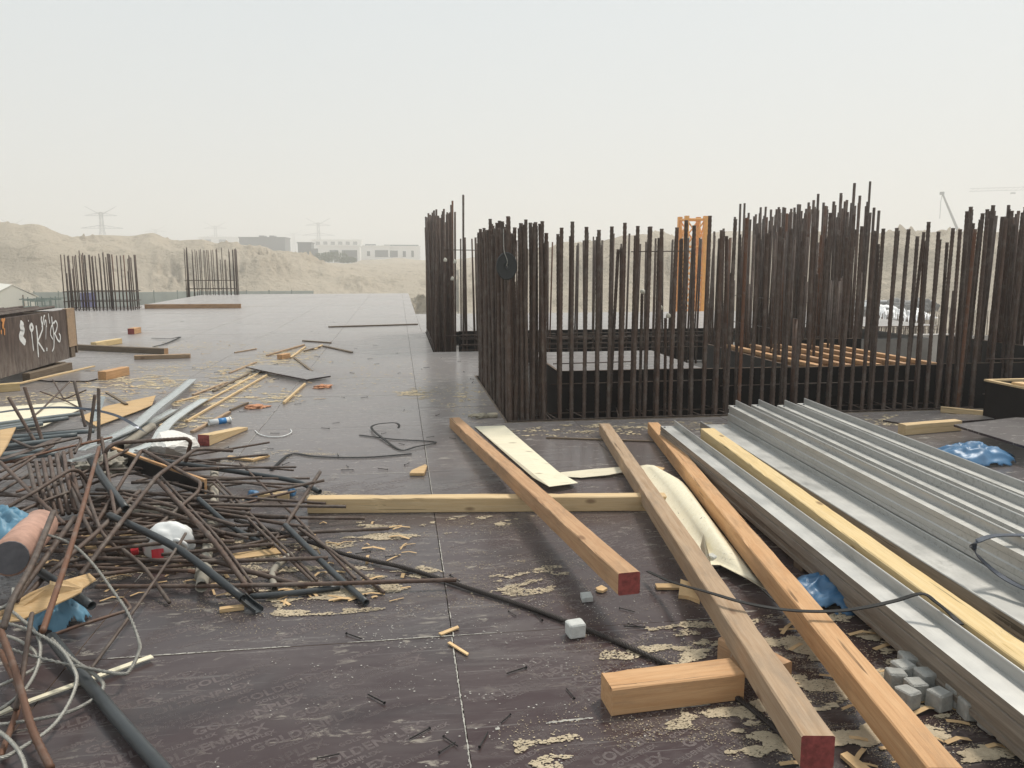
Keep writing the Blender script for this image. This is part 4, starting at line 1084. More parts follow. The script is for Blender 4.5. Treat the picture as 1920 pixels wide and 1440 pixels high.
# veneer sheets
def sheet(name, label, pts, th, mat, cat, group=None, z=.004, parent=None):
    P = [G(p[0], p[1], p[2] if len(p) > 2 else z) for p in pts]
    o = link(name, mesh(name, plate_vf(P, th)), mat, parent)
    if label: tag(o, label, cat, group)
    return o
def orient_local(o):
    """recentre a mesh on its bounding box so that textures and pushes act about the thing itself"""
    me = o.data; c = sum((v.co for v in me.vertices), Vector()) / len(me.vertices); zmin = min(v.co.z for v in me.vertices); c.z = zmin
    for v in me.vertices: v.co -= c
    o.location = c; return o
orient_local(sheet('veneer_sheet', 'flat cream veneer sheet under the brown timber', [(890, 800, .006), (946, 798, .006), (962, 812, .008), (1046, 884, .014), (1084, 906, .03), (1030, 913, .05), (1000, 896, .03)], .0025, 'veneer', 'veneer'))
orient_local(sheet('veneer_strip', 'narrow pale veneer strip between brown and weathered timber', [(1050, 886, .02), (1100, 881, .02), (1160, 876, .03), (1176, 884, .03), (1140, 891, .02), (1090, 896, .012), (1060, 894, .012)], .002, 'veneer2', 'veneer'))
def curled(name, label, cols, mat):
    """cols: rows of pixel points (px, py, z) forming a curved sheet"""
    nR = len(cols); nC = len(cols[0]); V = []; Fc = []
    rows = [smooth_path([G(*p) for p in c_], 5) for c_ in cols]; n = len(rows[0])
    for off in (0, .003):
        for r_ in rows: V += [p + Vector((0, 0, off)) for p in r_]
    N = nR * n
    for i in range(nR - 1):
        for j in range(n - 1):
            a = i * n + j; Fc.append((a, a + 1, a + n + 1, a + n)); Fc.append((N + a + n, N + a + n + 1, N + a + 1, N + a))
    for i in range(nR - 1):
        for j in (0, n - 1):
            a = i * n + j; Fc.append((a, a + n, N + a + n, N + a))
    for j in range(n - 1):
        for i in (0, nR - 1):
            a = i * n + j; Fc.append((a, a + 1, N + a + 1, N + a))
    o = link(name, mesh(name, (V, Fc), True), mat); tag(o, label, 'veneer'); return orient_local(o)
curled('veneer_sheet', 'curled cream veneer sheet between weathered and orange timber',
       [[(1198, 874, .08), (1216, 905, .06), (1240, 940, .05), (1275, 990, .04), (1310, 1030, .03), (1330, 1060, .03)],
        [(1212, 872, .12), (1240, 900, .13), (1268, 935, .13), (1300, 980, .11), (1325, 1020, .07), (1350, 1060, .04)],
        [(1226, 873, .14), (1258, 895, .16), (1292, 930, .17), (1318, 970, .15), (1355, 1030, .10), (1400, 1085, .05)],
        [(1238, 880, .10), (1270, 900, .11), (1312, 950, .12), (1345, 1000, .11), (1385, 1050, .07), (1425, 1100, .03)],
        [(1244, 886, .04), (1280, 905, .05), (1330, 970, .06), (1362, 1012, .06), (1405, 1065, .04), (1440, 1108, .015)]], 'veneer')
sheet('veneer_flap', 'torn upright flap of veneer beside the weathered timber', [(1313, 1025, .05), (1319, 1002, .12), (1328, 1035, .08), (1334, 1064, .02), (1325, 1062, .02)], .002, 'veneer', 'veneer')
sheet('wood_scrap', 'broken brown wood scrap at the tip of the curled veneer', [(1228, 876, .05), (1246, 880, .05), (1240, 886, .05), (1230, 884, .05)], .012, 'torn', 'wood scrap')
orient_local(sheet('wood_scrap', 'pale splintered board end beside the red timber end', [(1276, 1092, .03), (1300, 1100, .03), (1312, 1133, .0), (1290, 1124, .0), (1272, 1122, .0)], .018, 'chip', 'wood scrap'))
orient_local(sheet('wood_scrap', 'thin splintered lath near the red timber end', [(1228, 1098), (1275, 1098), (1274, 1106), (1232, 1106)], .012, 'torn', 'wood scrap'))

# ------------------------------------------------------------------ spacers (concrete cubes)
def cube_vf(s, seed):
    bm = bmesh.new(); bmesh.ops.create_cube(bm, size=s)
    bmesh.ops.bevel(bm, geom=bm.edges[:], offset=s * .09, segments=1, affect='EDGES')
    for v in bm.verts: v.co += Vector((frac(v.co * 30 + Vector((seed, 0, 0))), frac(v.co * 30 + Vector((0, seed, 0))), frac(v.co * 30 + Vector((0, 0, seed))))) * s * .06
    for v in bm.verts: v.co.z += s / 2
    me = bpy.data.meshes.new('spacer'); bm.to_mesh(me); bm.free(); return me
cubes = [cube_vf(.068, i * 3.7) for i in range(4)]
for m_ in cubes: m_.materials.append(M['conc'])
spots = [(1704, 1229), (1696, 1243), (1680, 1260), (1709, 1274), (1704, 1292), (1733, 1258), (1746, 1290), (1744, 1243), (1791, 1292), (1772, 1266), (1820, 1313), (1849, 1330), (1883, 1352)]
placed = []
for i, (px, py) in enumerate(spots):
    p = G(px, py, .065); p.z = 0
    for _ in range(30):
        mv = Vector((0, 0, 0))
        for q in placed:
            d = p - q
            if d.length < .082: mv += (d.normalized() if d.length > 1e-4 else Vector((1, 0, 0))) * (.084 - d.length)
        if mv.length < 1e-4: break
        p += mv * .7
    p.z = 0; placed.append(p.copy())
    o = bpy.data.objects.new('concrete_spacer', cubes[i % 4]); COL.objects.link(o); o.location = p + Vector((0, 0, .002)); o.rotation_euler = (R.gauss(0, .02), R.gauss(0, .02), R.uniform(-.35, .35))
    tag(o, 'small grey concrete spacer cube in the heap beneath the bright aluminium beam', 'spacer', 'spacer cubes under the beam')
wc = cube_vf(.075, 9.1); wc.materials.append(M['white_conc'])
o = bpy.data.objects.new('concrete_spacer', wc); COL.objects.link(o); o.location = G(1079, 1192); o.location.z = .001; o.rotation_euler = (0, 0, .15); o.scale = (1, .9, .85)
tag(o, 'single pale concrete cube beside the dark steel rope', 'spacer')
wc2 = cube_vf(.06, 4.1); wc2.materials.append(M['white_conc'])
o = bpy.data.objects.new('concrete_spacer', wc2); COL.objects.link(o); o.location = G(1338, 1060); o.rotation_euler = (0, 0, .3); tag(o, 'pale concrete cube between weathered and orange timber', 'spacer')
o = orient_local(sheet('stone_chip', 'flat pale square stone chip near the red timber end', [(1088, 1119), (1107, 1117), (1112, 1128), (1092, 1130)], .022, 'white_conc', 'stone'))
o = orient_local(sheet('wood_chip', 'cream star-shaped wood chip near the red timber end', [(1117, 1106), (1128, 1101), (1139, 1107), (1130, 1112), (1120, 1110)], .012, 'chip', 'wood chip'))

# ------------------------------------------------------------------ blue plastic and right-hand clutter
o = crumple('blue_bag', G(1560, 1118), .25, .21, .11, 'bluebag', 5.3, fold=.55); tag(o, 'blue plastic bag squeezed under the bright aluminium beam', 'bag')
o = crumple('blue_bag', G(1822, 862), .36, .26, .17, 'bluebag', 11.7, fold=.40); tag(o, 'glossy blue plastic bag behind the aluminium stack', 'bag')
rs = orient_local(sheet('plywood_offcut', 'loose plywood sheet raised over the blue bag', [(1788, 800, .13), (1925, 842, .13), (2100, 880, .13), (2140, 800, .13), (1905, 786, .13)], .019, 'ply', 'plywood'))
timber('packer_timber', 'pale timber packer under the raised plywood sheet', G(1690, 815, 0), G(1795, 806, 0), .09, .10, 't_pale')
timber('packer_timber', 'dark timber packer under the far side of the raised plywood', (6.2, 5.9, 0), (7.6, 5.6, 0), .09, .125, 't_dark')
timber('plank', 'short pale plank standing at the trench edge by the right bars', G(1764, 773), G(1886, 786), .04, .065, 't_pale')
orient_local(sheet('plywood_offcut', 'dusty plywood offcut lying near the right trench edge', [(1655, 790), (1750, 806), (1790, 793), (1900, 785), (1840, 779), (1700, 779)], .014, 'ply', 'plywood'))
bf = empty('box_form', 'black open box form with pale timber rim at the right edge', 'formwork box', (0, 0, 0))
p0 = G(1845, 783, 0); 
bx0, by0 = p0.x, p0.y; bf.location = (bx0, by0, 0)
zt_ = Q(1845, 716, by0).z
link('side_board', mesh('side_board', box_vf(0, .02, -1.6, 0, 0, zt_)), 'formface', bf)
link('side_board', mesh('side_board', box_vf(.0, 1.6, .001, .02, 0, zt_)), 'formface', bf)
link('side_board', mesh('side_board', box_vf(1.58, 1.6, -1.6, 0, 0, zt_)), 'formface', bf)
link('rim', mesh('rim', box_vf(-.005, .05, -1.6, -.001, zt_ + .001, zt_ + .02)), 't_pale', bf)
link('rim', mesh('rim', box_vf(.0, 1.6, .0, .05, zt_ + .001, zt_ + .021)), 't_pale', bf)
link('cleat', mesh('cleat', box_vf(.02, .14, -.5, -.3, zt_ + .0215, zt_ + .045)), 'chip', bf)

# ------------------------------------------------------------------ dark steel rope across the deck
def twisted_rope(name, label, pts, r, mat, strands=6, lay=.10, smooth=8, cat='rope'):
    C = smooth_path(pts, smooth)
    res = [C[0]]
    for a, b in zip(C, C[1:]):
        n = max(1, int((b - a).length / .014))
        for k in range(1, n + 1): res.append(a.lerp(b, k / n))
    e = []
    N = len(res); u = None; s = 0; parts = []
    frames = []
    for i in range(N):
        t = (res[min(i + 1, N - 1)] - res[max(i - 1, 0)]).normalized()
        if u is None: u = t.orthogonal().normalized()
        u = (u - t * u.dot(t)).normalized(); frames.append((u.copy(), t.cross(u), s))
        if i < N - 1: s += (res[i + 1] - res[i]).length
    for k in range(strands):
        P = []
        for i in range(N):
            uu, vv, ss = frames[i]; a = 2 * math.pi * (k / strands + ss / lay)
            P.append(res[i] + (uu * math.cos(a) + vv * math.sin(a)) * r * .66)
        parts.append(tube_vf(P, r * .36, 4))
    o = link(name, mesh(name, cat_vf(parts), True), mat)
    if label: tag(o, label, cat)
    return orient_local(o)
rp = [(440, 975, .10), (505, 992, .07), (570, 1012, .05), (650, 1040, .03), (760, 1065, .016), (880, 1103, .014), (1000, 1142, .012), (1080, 1172, .012), (1150, 1200, .012), (1230, 1236, .012), (1300, 1266, .012), (1372, 1302, .012), (1430, 1345, .012), (1480, 1390, .012), (1520, 1440, .012)]
twisted_rope('steel_rope', 'dark oily steel rope running from the scrap heap under the timbers', [G(*p) for p in rp], .0125, 'rope_d')

# ------------------------------------------------------------------ scrap heap: bars
def heap_bar(pts, d=.020, mat='mid', label=None, group=None, rad=.05, rib=True, name='rebar'):
    P = [(G(*p) if len(p) == 3 else Q(p[0], p[1], p[2])) if not isinstance(p, Vector) else p for p in pts]
    P = fillet(P, rad)
    r_ = d / 2
    P = [Vector((p.x, p.y, max(p.z, r_ + .001))) for p in P]
    o = link(name, mesh(name, tube_vf(P, r_, 7, rib=(.026 if rib else 0), ribh=.14), True), mat)
    if not label:
        far = max(P, key=lambda q: q.x); wh = 'reaching out over the open deck' if far.x > -.75 else ('crossing the middle of the scrap heap' if far.x > -2.0 else 'in the left flank of the scrap heap')
        label = ('thin ' if d < .0175 else 'thick ' if d > .0205 else 'medium ') + {'mid': 'brown', 'rebar': 'dark grey', 'rust': 'rusty'}[mat] + ' straight bar ' + wh
        group = 'straight bars: ' + label
    tag(o, label, 'rebar', group)
    return orient_local(o)
LB = heap_bar
# upright stubs at the back of the heap
UP = ('bar stub sticking up from the back of the scrap heap', 'bar stubs sticking up from the heap')
for a, b, Y in (((68, 832), (16, 745), 7.0), ((88, 852), (46, 726), 6.8), ((160, 800), (139, 714), 7.4), ((186, 870), (185, 728), 6.6), ((165, 838), (178, 740), 6.9), ((197, 862), (190, 820), 6.3)):
    pa_ = Q(a[0], a[1], Y); pb_ = Q(b[0], b[1], Y + .15); LB([pa_, pb_], .026, 'mid', UP[0], UP[1])
LB([(99, 712, .2), (120, 749, .05), (162, 731, .15)], .016, 'mid', 'thin bar bent to a V behind the grey conduits')
LB([(131, 715, .25), (80, 766, .05), (40, 800, .03)], .018, 'mid', 'thin bar leaning down behind the bar stubs')
LB([(75, 734, .15), (120, 750, .06), (160, 770, .03)], .014)
# large bent shapes
LB([(197, 880, .18), (198, 843, .33), (216, 831, .36), (350, 822, .36), (358, 829, .33), (345, 878, .12)], .026, 'mid', 'big hooped bar bent square standing over the heap', rad=.06)
LB([(437, 845, .25), (368, 841, .30), (295, 892, .30), (197, 1018, .22), (150, 1080, .12)], .024, 'mid', 'long bar with a cranked end reaching towards the red-ended wedge', rad=.08)
LB([(178, 985, .16), (266, 843, .33), (377, 905, .26), (372, 922, .22), (284, 996, .12), (268, 1001, .12), (205, 968, .18)], .022, 'mid', 'bar bent into an open diamond in the middle of the heap', rad=.05)
LB([(186, 838, .34), (153, 960, .36), (127, 1045, .37), (80, 1184, .30)], .022, 'rust', 'bright orange rusty bar slanting over the torn plywood', rad=.3)
LB([(262, 920, .2), (180, 1000, .2), (80, 1085, .15), (20, 1150, .1)], .024)
LB([(0, 866, .28), (50, 915, .26), (120, 982, .2)], .022)
LB([(5, 957, .22), (60, 925, .28), (132, 880, .34), (152, 884, .3), (167, 910, .2)], .022, 'mid', 'bar with a hooked end curving over the comb of stirrups', rad=.06)
LB([(5, 975, .2), (80, 940, .22), (220, 890, .22)], .018)
LB([(240, 843, .3), (170, 880, .26), (60, 930, .2)], .02)
LB([(0, 815, .25), (60, 840, .26), (150, 820, .26), (152, 826, .24), (140, 850, .2)], .02, 'mid', 'bar with a returned hook beside the upright stubs', rad=.03)
LB([(112, 825, .2), (60, 860, .2), (0, 900, .18)], .022); LB([(100, 836, .2), (0, 885, .2)], .018); LB([(170, 826, .18), (90, 868, .2), (0, 922, .2)], .018)
LB([(210, 820, .22), (120, 840, .22), (0, 870, .2)], .018, 'rust', 'long orange-tinted bar lying across the grey conduits')
# comb of parallel stirrups
for k in range(7):
    a = (54 + 13 * k, 870 - 4.5 * k); b = (82 + 12 * k, 972 - 2 * k)
    LB([G(a[0], a[1], .30), G((a[0] + b[0]) / 2 - 4, (a[1] + b[1]) / 2 - 6, .28), G(b[0], b[1], .12)], .024, 'mid', 'bent stirrup leg in the comb of parallel bars', 'comb of parallel stirrup legs', rad=.1)
# horizontals running out to the right
HZ = [((300, 868, .12), (551, 882, .05), .014), ((300, 890, .14), (581, 897, .05), .016), ((285, 905, .15), (572, 909, .06), .016), ((290, 925, .18), (611, 944, .07), .018), ((262, 944, .2), (649, 950, .08), .02),
      ((300, 945, .16), (447, 959, .08), .022), ((180, 965, .16), (684, 972, .03), .018), ((330, 950, .15), (580, 990, .06), .02), ((190, 1010, .14), (729, 991, .02), .020), ((150, 1045, .12), (615, 1046, .06), .02),
      ((180, 1100, .05), (856, 1087, .045), .02), ((90, 1100, .05), (560, 1000, .06), .016), ((160, 1020, .14), (420, 1000, .1), .022), ((170, 1035, .12), (440, 1015, .08), .02), ((140, 1062, .1), (380, 1040, .06), .016), ((170, 1080, .08), (460, 1050, .05), .02),
      ((90, 995, .14), (330, 985, .12), .018), ((60, 1010, .12), (300, 1000, .12), .018), ((200, 930, .22), (470, 955, .12), .018), ((190, 945, .2), (430, 965, .12), .016), ((180, 918, .2), (420, 945, .14), .02), ((210, 975, .16), (470, 985, .08), .018), ((230, 990, .14), (500, 1005, .05), .016), ((150, 955, .18), (360, 975, .14), .016),
      ((215, 935, .2), (420, 1000, .12), .022), ((230, 925, .22), (440, 985, .12), .02), ((180, 1065, .09), (520, 1075, .03), .018), ((100, 1060, .1), (330, 1075, .05), .016)]
for a, b, d in HZ:
    m_ = Vector(G(*a)).lerp(G(*b), .5) + Vector((R.gauss(0, .012), R.gauss(0, .015), R.gauss(0, .012)))
    LB([G(*a), m_, G(*b)], d, R.choice(['mid', 'mid', 'rebar']), rad=.5)
# diagonals down to the right
DG = [((290, 895, .24), (405, 1018, .14), (470, 1110, .02), .026), ((298, 890, .22), (415, 1015, .13), (482, 1108, .015), .016), ((400, 905, .14), (470, 978, .1), (587, 1090, .02), .016), ((406, 900, .14), (480, 975, .1), (594, 1088, .02), .016),
      ((450, 868, .1), (580, 995, .07), (666, 1085, .02), .015), ((560, 990, .08), (625, 1035, .05), (720, 1111, .012), .018), ((375, 1043, .08), (480, 1075, .05), (575, 1100, .015), .024), ((230, 1030, .14), (268, 1060, .1), (318, 1130, .015), .018), ((148, 880, .25), (190, 1000, .2), (230, 1040, .08), .018), ((196, 850, .3), (215, 960, .22), (222, 1020, .08), .02), ((130, 895, .26), (175, 975, .2), (240, 1045, .06), .018), ((110, 850, .28), (160, 980, .2), (200, 1050, .06), .02)]
for a, b, c, d in DG: LB([G(*a), G(*b), G(*c)], d, R.choice(['mid', 'rebar', 'mid']), 'bar slanting down through the scrap heap to the deck', 'slanting bars in the scrap heap', rad=.25)
LB([(600, 885, .16), (545, 970, .09), (512, 1020, .03), (502, 1022, .03), (468, 990, .06)], .024, 'rebar', 'dark ribbed bar with a hooked foot pointing up beside the pale cross timber', rad=.06)
LB([(348, 1000, .2), (330, 1030, .18), (262, 1130, .10), (170, 1255, .012)], .014, 'rebar', 'thin dark bar slanting across the plastic jug down to the deck', rad=.3)
LB([(232, 1123, .04), (247, 1142, .03), (150, 1172, .06), (95, 1192, .05)], .014, 'rust', 'thin rusty bar with a short hooked end near the rope coil', rad=.03)
LB([(100, 960, .38), (60, 1060, .34), (20, 1130, .28), (5, 1180, .2)], .026, 'mid', 'thick bar slanting past the orange fibre tube', rad=.3)
LB([(72, 1032, .3), (45, 1100, .25), (30, 1130, .2)], .02); LB([(140, 970, .28), (90, 1040, .22), (20, 1135, .15)], .026)
LB([(0, 1180, .2), (30, 1260, .12), (60, 1370, .06), (95, 1440, .02)], .024, 'rust', 'rusty bar running under the rope coil out of the heap', rad=.4)
LB([(0, 1220, .1), (40, 1300, .05), (30, 1340, .03), (0, 1420, .02)], .02, 'rust', 'short rusty bar crossing beneath the rope coil', rad=.2)
LB([(60, 1150, .2), (40, 1280, .1), (30, 1330, .05)], .018)
LB([(470, 986, .04), (520, 1008, .04), (590, 1000, .06), (560, 1030, .03)], .018)

# random short bars buried in the middle to give the heap depth
for k in range(46):
    c_ = G(R.uniform(60, 420), R.uniform(870, 1060), 0); a = R.gauss(0.05, .5); ln = R.uniform(.5, 1.5)
    zc = R.uniform(.02, .14); dv = Vector((math.cos(a), math.sin(a), R.gauss(0, .05))) * ln / 2
    LB([Vector((c_.x, c_.y, zc)) - dv, Vector((c_.x, c_.y, zc)) + dv], (d_ := R.choice([.016, .018, .022])), (m_ := R.choice(['mid', 'rebar', 'rust', 'mid'])), (lb := {.016: 'thin', .018: 'medium', .022: 'thick'}[d_] + {'mid': ' brown', 'rebar': ' dark grey', 'rust': ' rusty'}[m_] + ' short bar half buried low in the scrap heap'), 'short buried bars: ' + lb)

# conduits and pipes
def pipe(name, label, pts, r, wall, mat, smooth=True, group=None, cat='pipe', sides=12):
    P = [G(*p) if not isinstance(p, Vector) else p for p in pts]
    if smooth and len(P) > 2: P = smooth_path(P, 5)
    P = [Vector((p.x, p.y, max(p.z, r + .001))) for p in P]
    o = link(name, mesh(name, pipe_vf(P, r, wall, sides), True), mat); tag(o, label, cat, group); return orient_local(o)
pipe('conduit', 'long dark grey conduit running out of the heap to its right', [(290, 862, .2), (400, 878, .12), (480, 890, .08), (552, 902, .05), (600, 922, .02)], .018, .003, 'pvc')
pipe('conduit', 'dark grey conduit with split end crossing over the plastic jug', [(205, 966, .22), (285, 1003, .20), (350, 1040, .16), (455, 1122, .05)], .0195, .003, 'pvc')
sp = orient_local(link('conduit_split', mesh('split', ribbon_vf([G(452, 1121, .04), G(468, 1135, .02), G(486, 1148, .006)], .045, .003, lips=.02)), 'pvc')); sp.name = 'conduit_offcut'; tag(sp, 'split half shell of conduit at the pipe end', 'pipe')
pipe('conduit', 'dark conduit pointing to the deck seam with open round end', [(535, 985, .10), (600, 1050, .05), (640, 1088, .03), (687, 1130, .018)], .0165, .003, 'pvc')
pipe('conduit', 'dark conduit lying flat on the sawdust below the heap', [(470, 1119, .022), (550, 1112, .022), (636, 1101, .016)], .015, .003, 'pvc')
pipe('conduit', 'thin dark conduit dipping to the hooked bar foot', [(372, 935, .2), (430, 985, .1), (480, 1012, .04), (506, 1023, .02)], .015, .003, 'pvc')
pipe('conduit', 'short dark conduit with open end below the torn plywood', [(60, 1062, .18), (115, 1098, .16), (172, 1136, .13)], .020, .003, 'pvc')
pipe('conduit', 'thick dark conduit lying under the rope coil towards the deck corner', [(96, 1195, .06), (160, 1275, .034), (240, 1370, .034), (330, 1470, .024)], .023, .003, 'pvc')
for k in range(9):
    a = G(-60, 800 + 9 * k + R.uniform(-3, 3), .08 + .035 * (k % 3)); b = G(110 + R.uniform(-35, 70), 778 + 9 * k + R.uniform(-4, 4), .08 + .035 * (k % 3))
    pipe('conduit', 'light grey conduit in the bundle at the left of the heap', [a, a.lerp(b, .5) + Vector((0, .02, 0)), b], .02, .003, 'pvc_l', group='conduits bundled at the left of the heap')
pipe('conduit', 'pale dusty pipe below the galvanised strips', [(225, 838, .05), (260, 815, .05), (285, 800, .05)], .04, .005, 'pipe')
pipe('conduit', 'dusty pipe lying deep in the middle of the heap', [(240, 958, .06), (300, 960, .06), (340, 952, .06)], .045, .005, 'pipe')
pipe('conduit', 'grey conduit leaning through the centre of the heap', [(170, 860, .3), (195, 900, .26), (236, 955, .2)], .024, .003, 'pvc')
pipe('conduit', 'muddy bent pipe lying beside the flat dark conduit', [(515, 1105, .02), (512, 1070, .03), (545, 1040, .04)], .017, .003, 'pipe')
# steel prop tube with couplers
p_ = empty('prop_tube', 'dusty scaffold tube with couplers lying at the right of the heap', 'tube', G(405, 925, 0))
tube = [G(402, 885, .06), G(402, 915, .06), G(400, 960, .06), G(392, 1010, .05), G(378, 1100, .045)]
link('tube', mesh('tube', pipe_vf([q - p_.location for q in tube], .030, .004, 12), True), 'pipe', p_)
for q, qn in ((tube[1], tube[2]), (tube[2], tube[3]), (G(396, 990, .05), tube[3]), (G(382, 1075, .045), tube[4])):
    d = (qn - q).normalized(); link('coupler', mesh('coupler', tube_vf([q - p_.location - d * .035, q - p_.location + d * .035], .043, 10)), 'pipe', p_)
    n_ = d.orthogonal().normalized(); link('bolt', mesh('bolt', bar_vf(q - p_.location, q - p_.location + Vector((d.y, -d.x, .3)).normalized() * .075, .010)), 'rust', p_)
# metal strips
def strip(name, label, pts, wd, th, mat, lips=0.0, n=5, cat='metal strip', up=Vector((0, 0, 1))):
    o = link(name, mesh(name, ribbon_vf(smooth_path([G(*p) for p in pts], n), wd, th, up, lips)), mat); tag(o, label, cat); return orient_local(o)
strip('galvanised_channel', 'bright galvanised channel reaching out behind the heap', [(362, 711, .05), (330, 738, .06), (290, 768, .09), (255, 798, .12), (215, 818, .14), (150, 845, .14)], .11, .003, 'galv', .012)
strip('galvanised_channel', 'twisted galvanised channel beside the white sack', [(385, 748, .03), (350, 770, .05), (322, 790, .08), (305, 808, .10), (290, 830, .10), (240, 850, .1)], .10, .003, 'galv', .012)
strip('galvanised_channel', 'short bright metal offcut in the comb of stirrups', [(132, 866, .32), (155, 860, .32), (176, 853, .33)], .04, .003, 'galv', .012)
strip('galvanised_channel', 'pale upright metal strip behind the bar stubs', [(178, 790, .1), (185, 765, .2), (192, 743, .3)], .06, .003, 'galv', 0, up=Vector((0, -1, .2)))
strip('galvanised_channel', 'dull metal channel lying under the bright channel', [(330, 768, .03), (300, 785, .04), (270, 800, .05), (200, 830, .06)], .09, .003, 'galv', .02)
strip('steel_band', 'blue-grey steel band arching over the conduits', [(-20, 776, .28), (40, 768, .34), (110, 764, .38), (170, 768, .36), (220, 780, .30), (260, 802, .2), (285, 818, .1)], .028, .0018, 'bluegrey', cat='strap', up=Vector((0, -.5, 1)))
strip('steel_band', 'dark band lying across the conduit bundle', [(-10, 812, .2), (60, 812, .2), (130, 806, .18), (190, 800, .14)], .03, .0018, 'strap', cat='strap')
strip('dark_angle', 'brown flat bar lying over the conduits below the bands', [(0, 862, .24), (50, 846, .24), (110, 822, .22)], .06, .005, 'rust')
# boards in the heap
timber('plank', 'black-faced plank with fresh orange edge in the middle of the heap', G(212, 862, .16), G(386, 926, .10), .022, .10, 't_orange', cat='plank')
orient_local(link('form_strip', mesh('form_strip', ribbon_vf([G(210, 864, .15) + Vector((0, -.016, 0)), G(384, 930, .09) + Vector((0, -.016, 0))], .008, .095)), 'formface'))
bpy.data.objects['form_strip'].name = 'film_board'; tag(bpy.data.objects['film_board'], 'black film-faced board strip against the orange plank', 'board')
orient_local(sheet('torn_plywood', 'torn orange plywood scrap under the bright rusty bar', [(-10, 1145, .15), (10, 1143, .16), (57, 1113, .2), (93, 1098, .22), (94, 1091, .22), (103, 1094, .22), (122, 1090, .22), (168, 1077, .2), (180, 1088, .19), (155, 1105, .18), (152, 1112, .18), (137, 1120, .17), (100, 1137, .16), (38, 1165, .13), (0, 1170, .12)], .006, 'torn', 'plywood'))
orient_local(sheet('torn_plywood', 'pale veneer board under the grey conduit bundle', [(-20, 765, .03), (60, 760, .03), (145, 752, .03), (150, 768, .03), (80, 800, .03), (-20, 812, .03)], .006, 'veneer', 'plywood'))
orient_local(sheet('torn_plywood', 'fresh orange plywood scrap behind the bright channel', [(150, 782, .02), (200, 762, .02), (292, 742, .03), (285, 760, .03), (262, 770, .02), (180, 800, .02)], .006, 'torn', 'plywood'))
orient_local(sheet('torn_plywood', 'small wood shard at the left picture end of the conduits', [(0, 808, .26), (30, 803, .26), (15, 835, .26), (0, 858, .25)], .01, 'torn', 'wood scrap'))
orient_local(sheet('torn_plywood', 'brown plywood piece low in the heap behind the jug', [(150, 1010, .03), (280, 985, .03), (300, 1020, .03), (170, 1050, .03)], .012, 'torn', 'plywood'))
orient_local(sheet('torn_plywood', 'plywood strip on the deck below the long conduit', [(430, 1040), (520, 1028), (545, 1036), (440, 1050)], .005, 'torn', 'plywood'))
timber('wood_offcut', 'small splintered block beside the split conduit', G(412, 1148), G(458, 1142), .03, .02, 'torn')
timber('plank', 'dark thin lath behind the bright galvanised channel', G(200, 738, .04), G(238, 760, .03), .03, .02, 't_dark')
timber('pale_lath', 'pale split lath lying under the rope coil', G(285, 1232, .012), G(50, 1318, .012), .028, .007, 'veneer')
timber('pale_lath', 'pale lath end beside the rope coil', G(22, 1330, .012), G(-30, 1352, .012), .03, .007, 'veneer')

# bags, sack, jug, tube
bm = bmesh.new()
for p in [G(268, 852), G(306, 862), G(345, 853), G(374, 838), G(350, 815), G(292, 818), G(298, 812, .19), G(322, 806, .15), G(312, 838, .17), G(366, 822, .08), G(282, 838, .12)]: bm.verts.new(p)
bmesh.ops.convex_hull(bm, input=bm.verts[:]); bmesh.ops.delete(bm, geom=[v for v in bm.verts if not v.link_faces], context='VERTS')
bmesh.ops.triangulate(bm, faces=bm.faces[:]); bmesh.ops.subdivide_edges(bm, edges=bm.edges[:], cuts=5, use_grid_fill=True)
for v in bm.verts:
    n_ = (1 - abs(mnoise.noise(v.co * 9)) * 2) * .008 + frac(v.co * 22, 1, 3) * .006
    v.co += Vector((n_, -n_, n_ * (1 if v.co.z > .01 else 0)))
me = bpy.data.meshes.new('white_sack'); bm.to_mesh(me); bm.free()
o = orient_local(link('white_sack', me, 'sack')); tag(o, 'white woven sack lying behind the heap by the red-ended wedge', 'sack')
jg = empty('plastic_jug', 'crushed white plastic jug with red label under the dark conduit', 'jug', G(318, 1045, 0) + Vector((0, 0, .0)))
jg.rotation_euler = (0, 0, .15)
blob('body', (0, 0, 0.02), (.135, .085, .12), 'whiteplastic', 8, 4, .18, 1.6, parent=jg)
link('handle', mesh('handle', tube_vf(smooth_path([(.03, -.06, .11), (.06, -.085, .12), (.10, -.07, .08), (.09, -.06, .05)], 5), .012, 8), True), 'whiteplastic', jg)
link('cap', mesh('cap', tube_vf([(-.15, -.01, .06), (-.185, -.012, .055)], .022, 12)), 'redprint', jg)
link('label_print', mesh('label_print', ribbon_vf([(-.075, -.084, .055), (-.04, -.091, .06), (-.015, -.092, .06)], .05, .003, Vector((0, -1, .4)))), 'redprint', jg)
tb_ = empty('fibre_tube', 'orange fibre tube with dark end plug at the left of the heap', 'tube', G(-10, 1060, .12))
t0_ = G(20, 1045, .30) - tb_.location; t1_ = G(75, 985, .22) - tb_.location
link('tube', mesh('tube', tube_vf([t0_, t0_.lerp(t1_, .5), t1_], .085, 20), True), 'orange_tube', tb_)
dd = (t1_ - t0_).normalized(); link('end_plug', mesh('end_plug', tube_vf([t0_ - dd * .015, t0_ - dd * .001], .074, 20)), 'tube_end', tb_)
o = crumple('blue_bag', G(0, 1012, .20), .24, .17, .17, 'bluetorn', 17.1, fold=.7); tag(o, 'faded blue plastic film draped over the fibre tube', 'plastic film')
o = crumple('blue_bag', G(108, 1168, .0), .13, .11, .17, 'bluetorn', 23.9, fold=.7); tag(o, 'dark blue plastic scrap under the torn plywood', 'plastic film')
o = blob('mortar_lump', G(195, 890, .1), (.16, .12, .09), 'pipe', 31, 5, .7, 3.2); tag(o, 'muddy tangle of cloth and mortar inside the heap', 'debris')
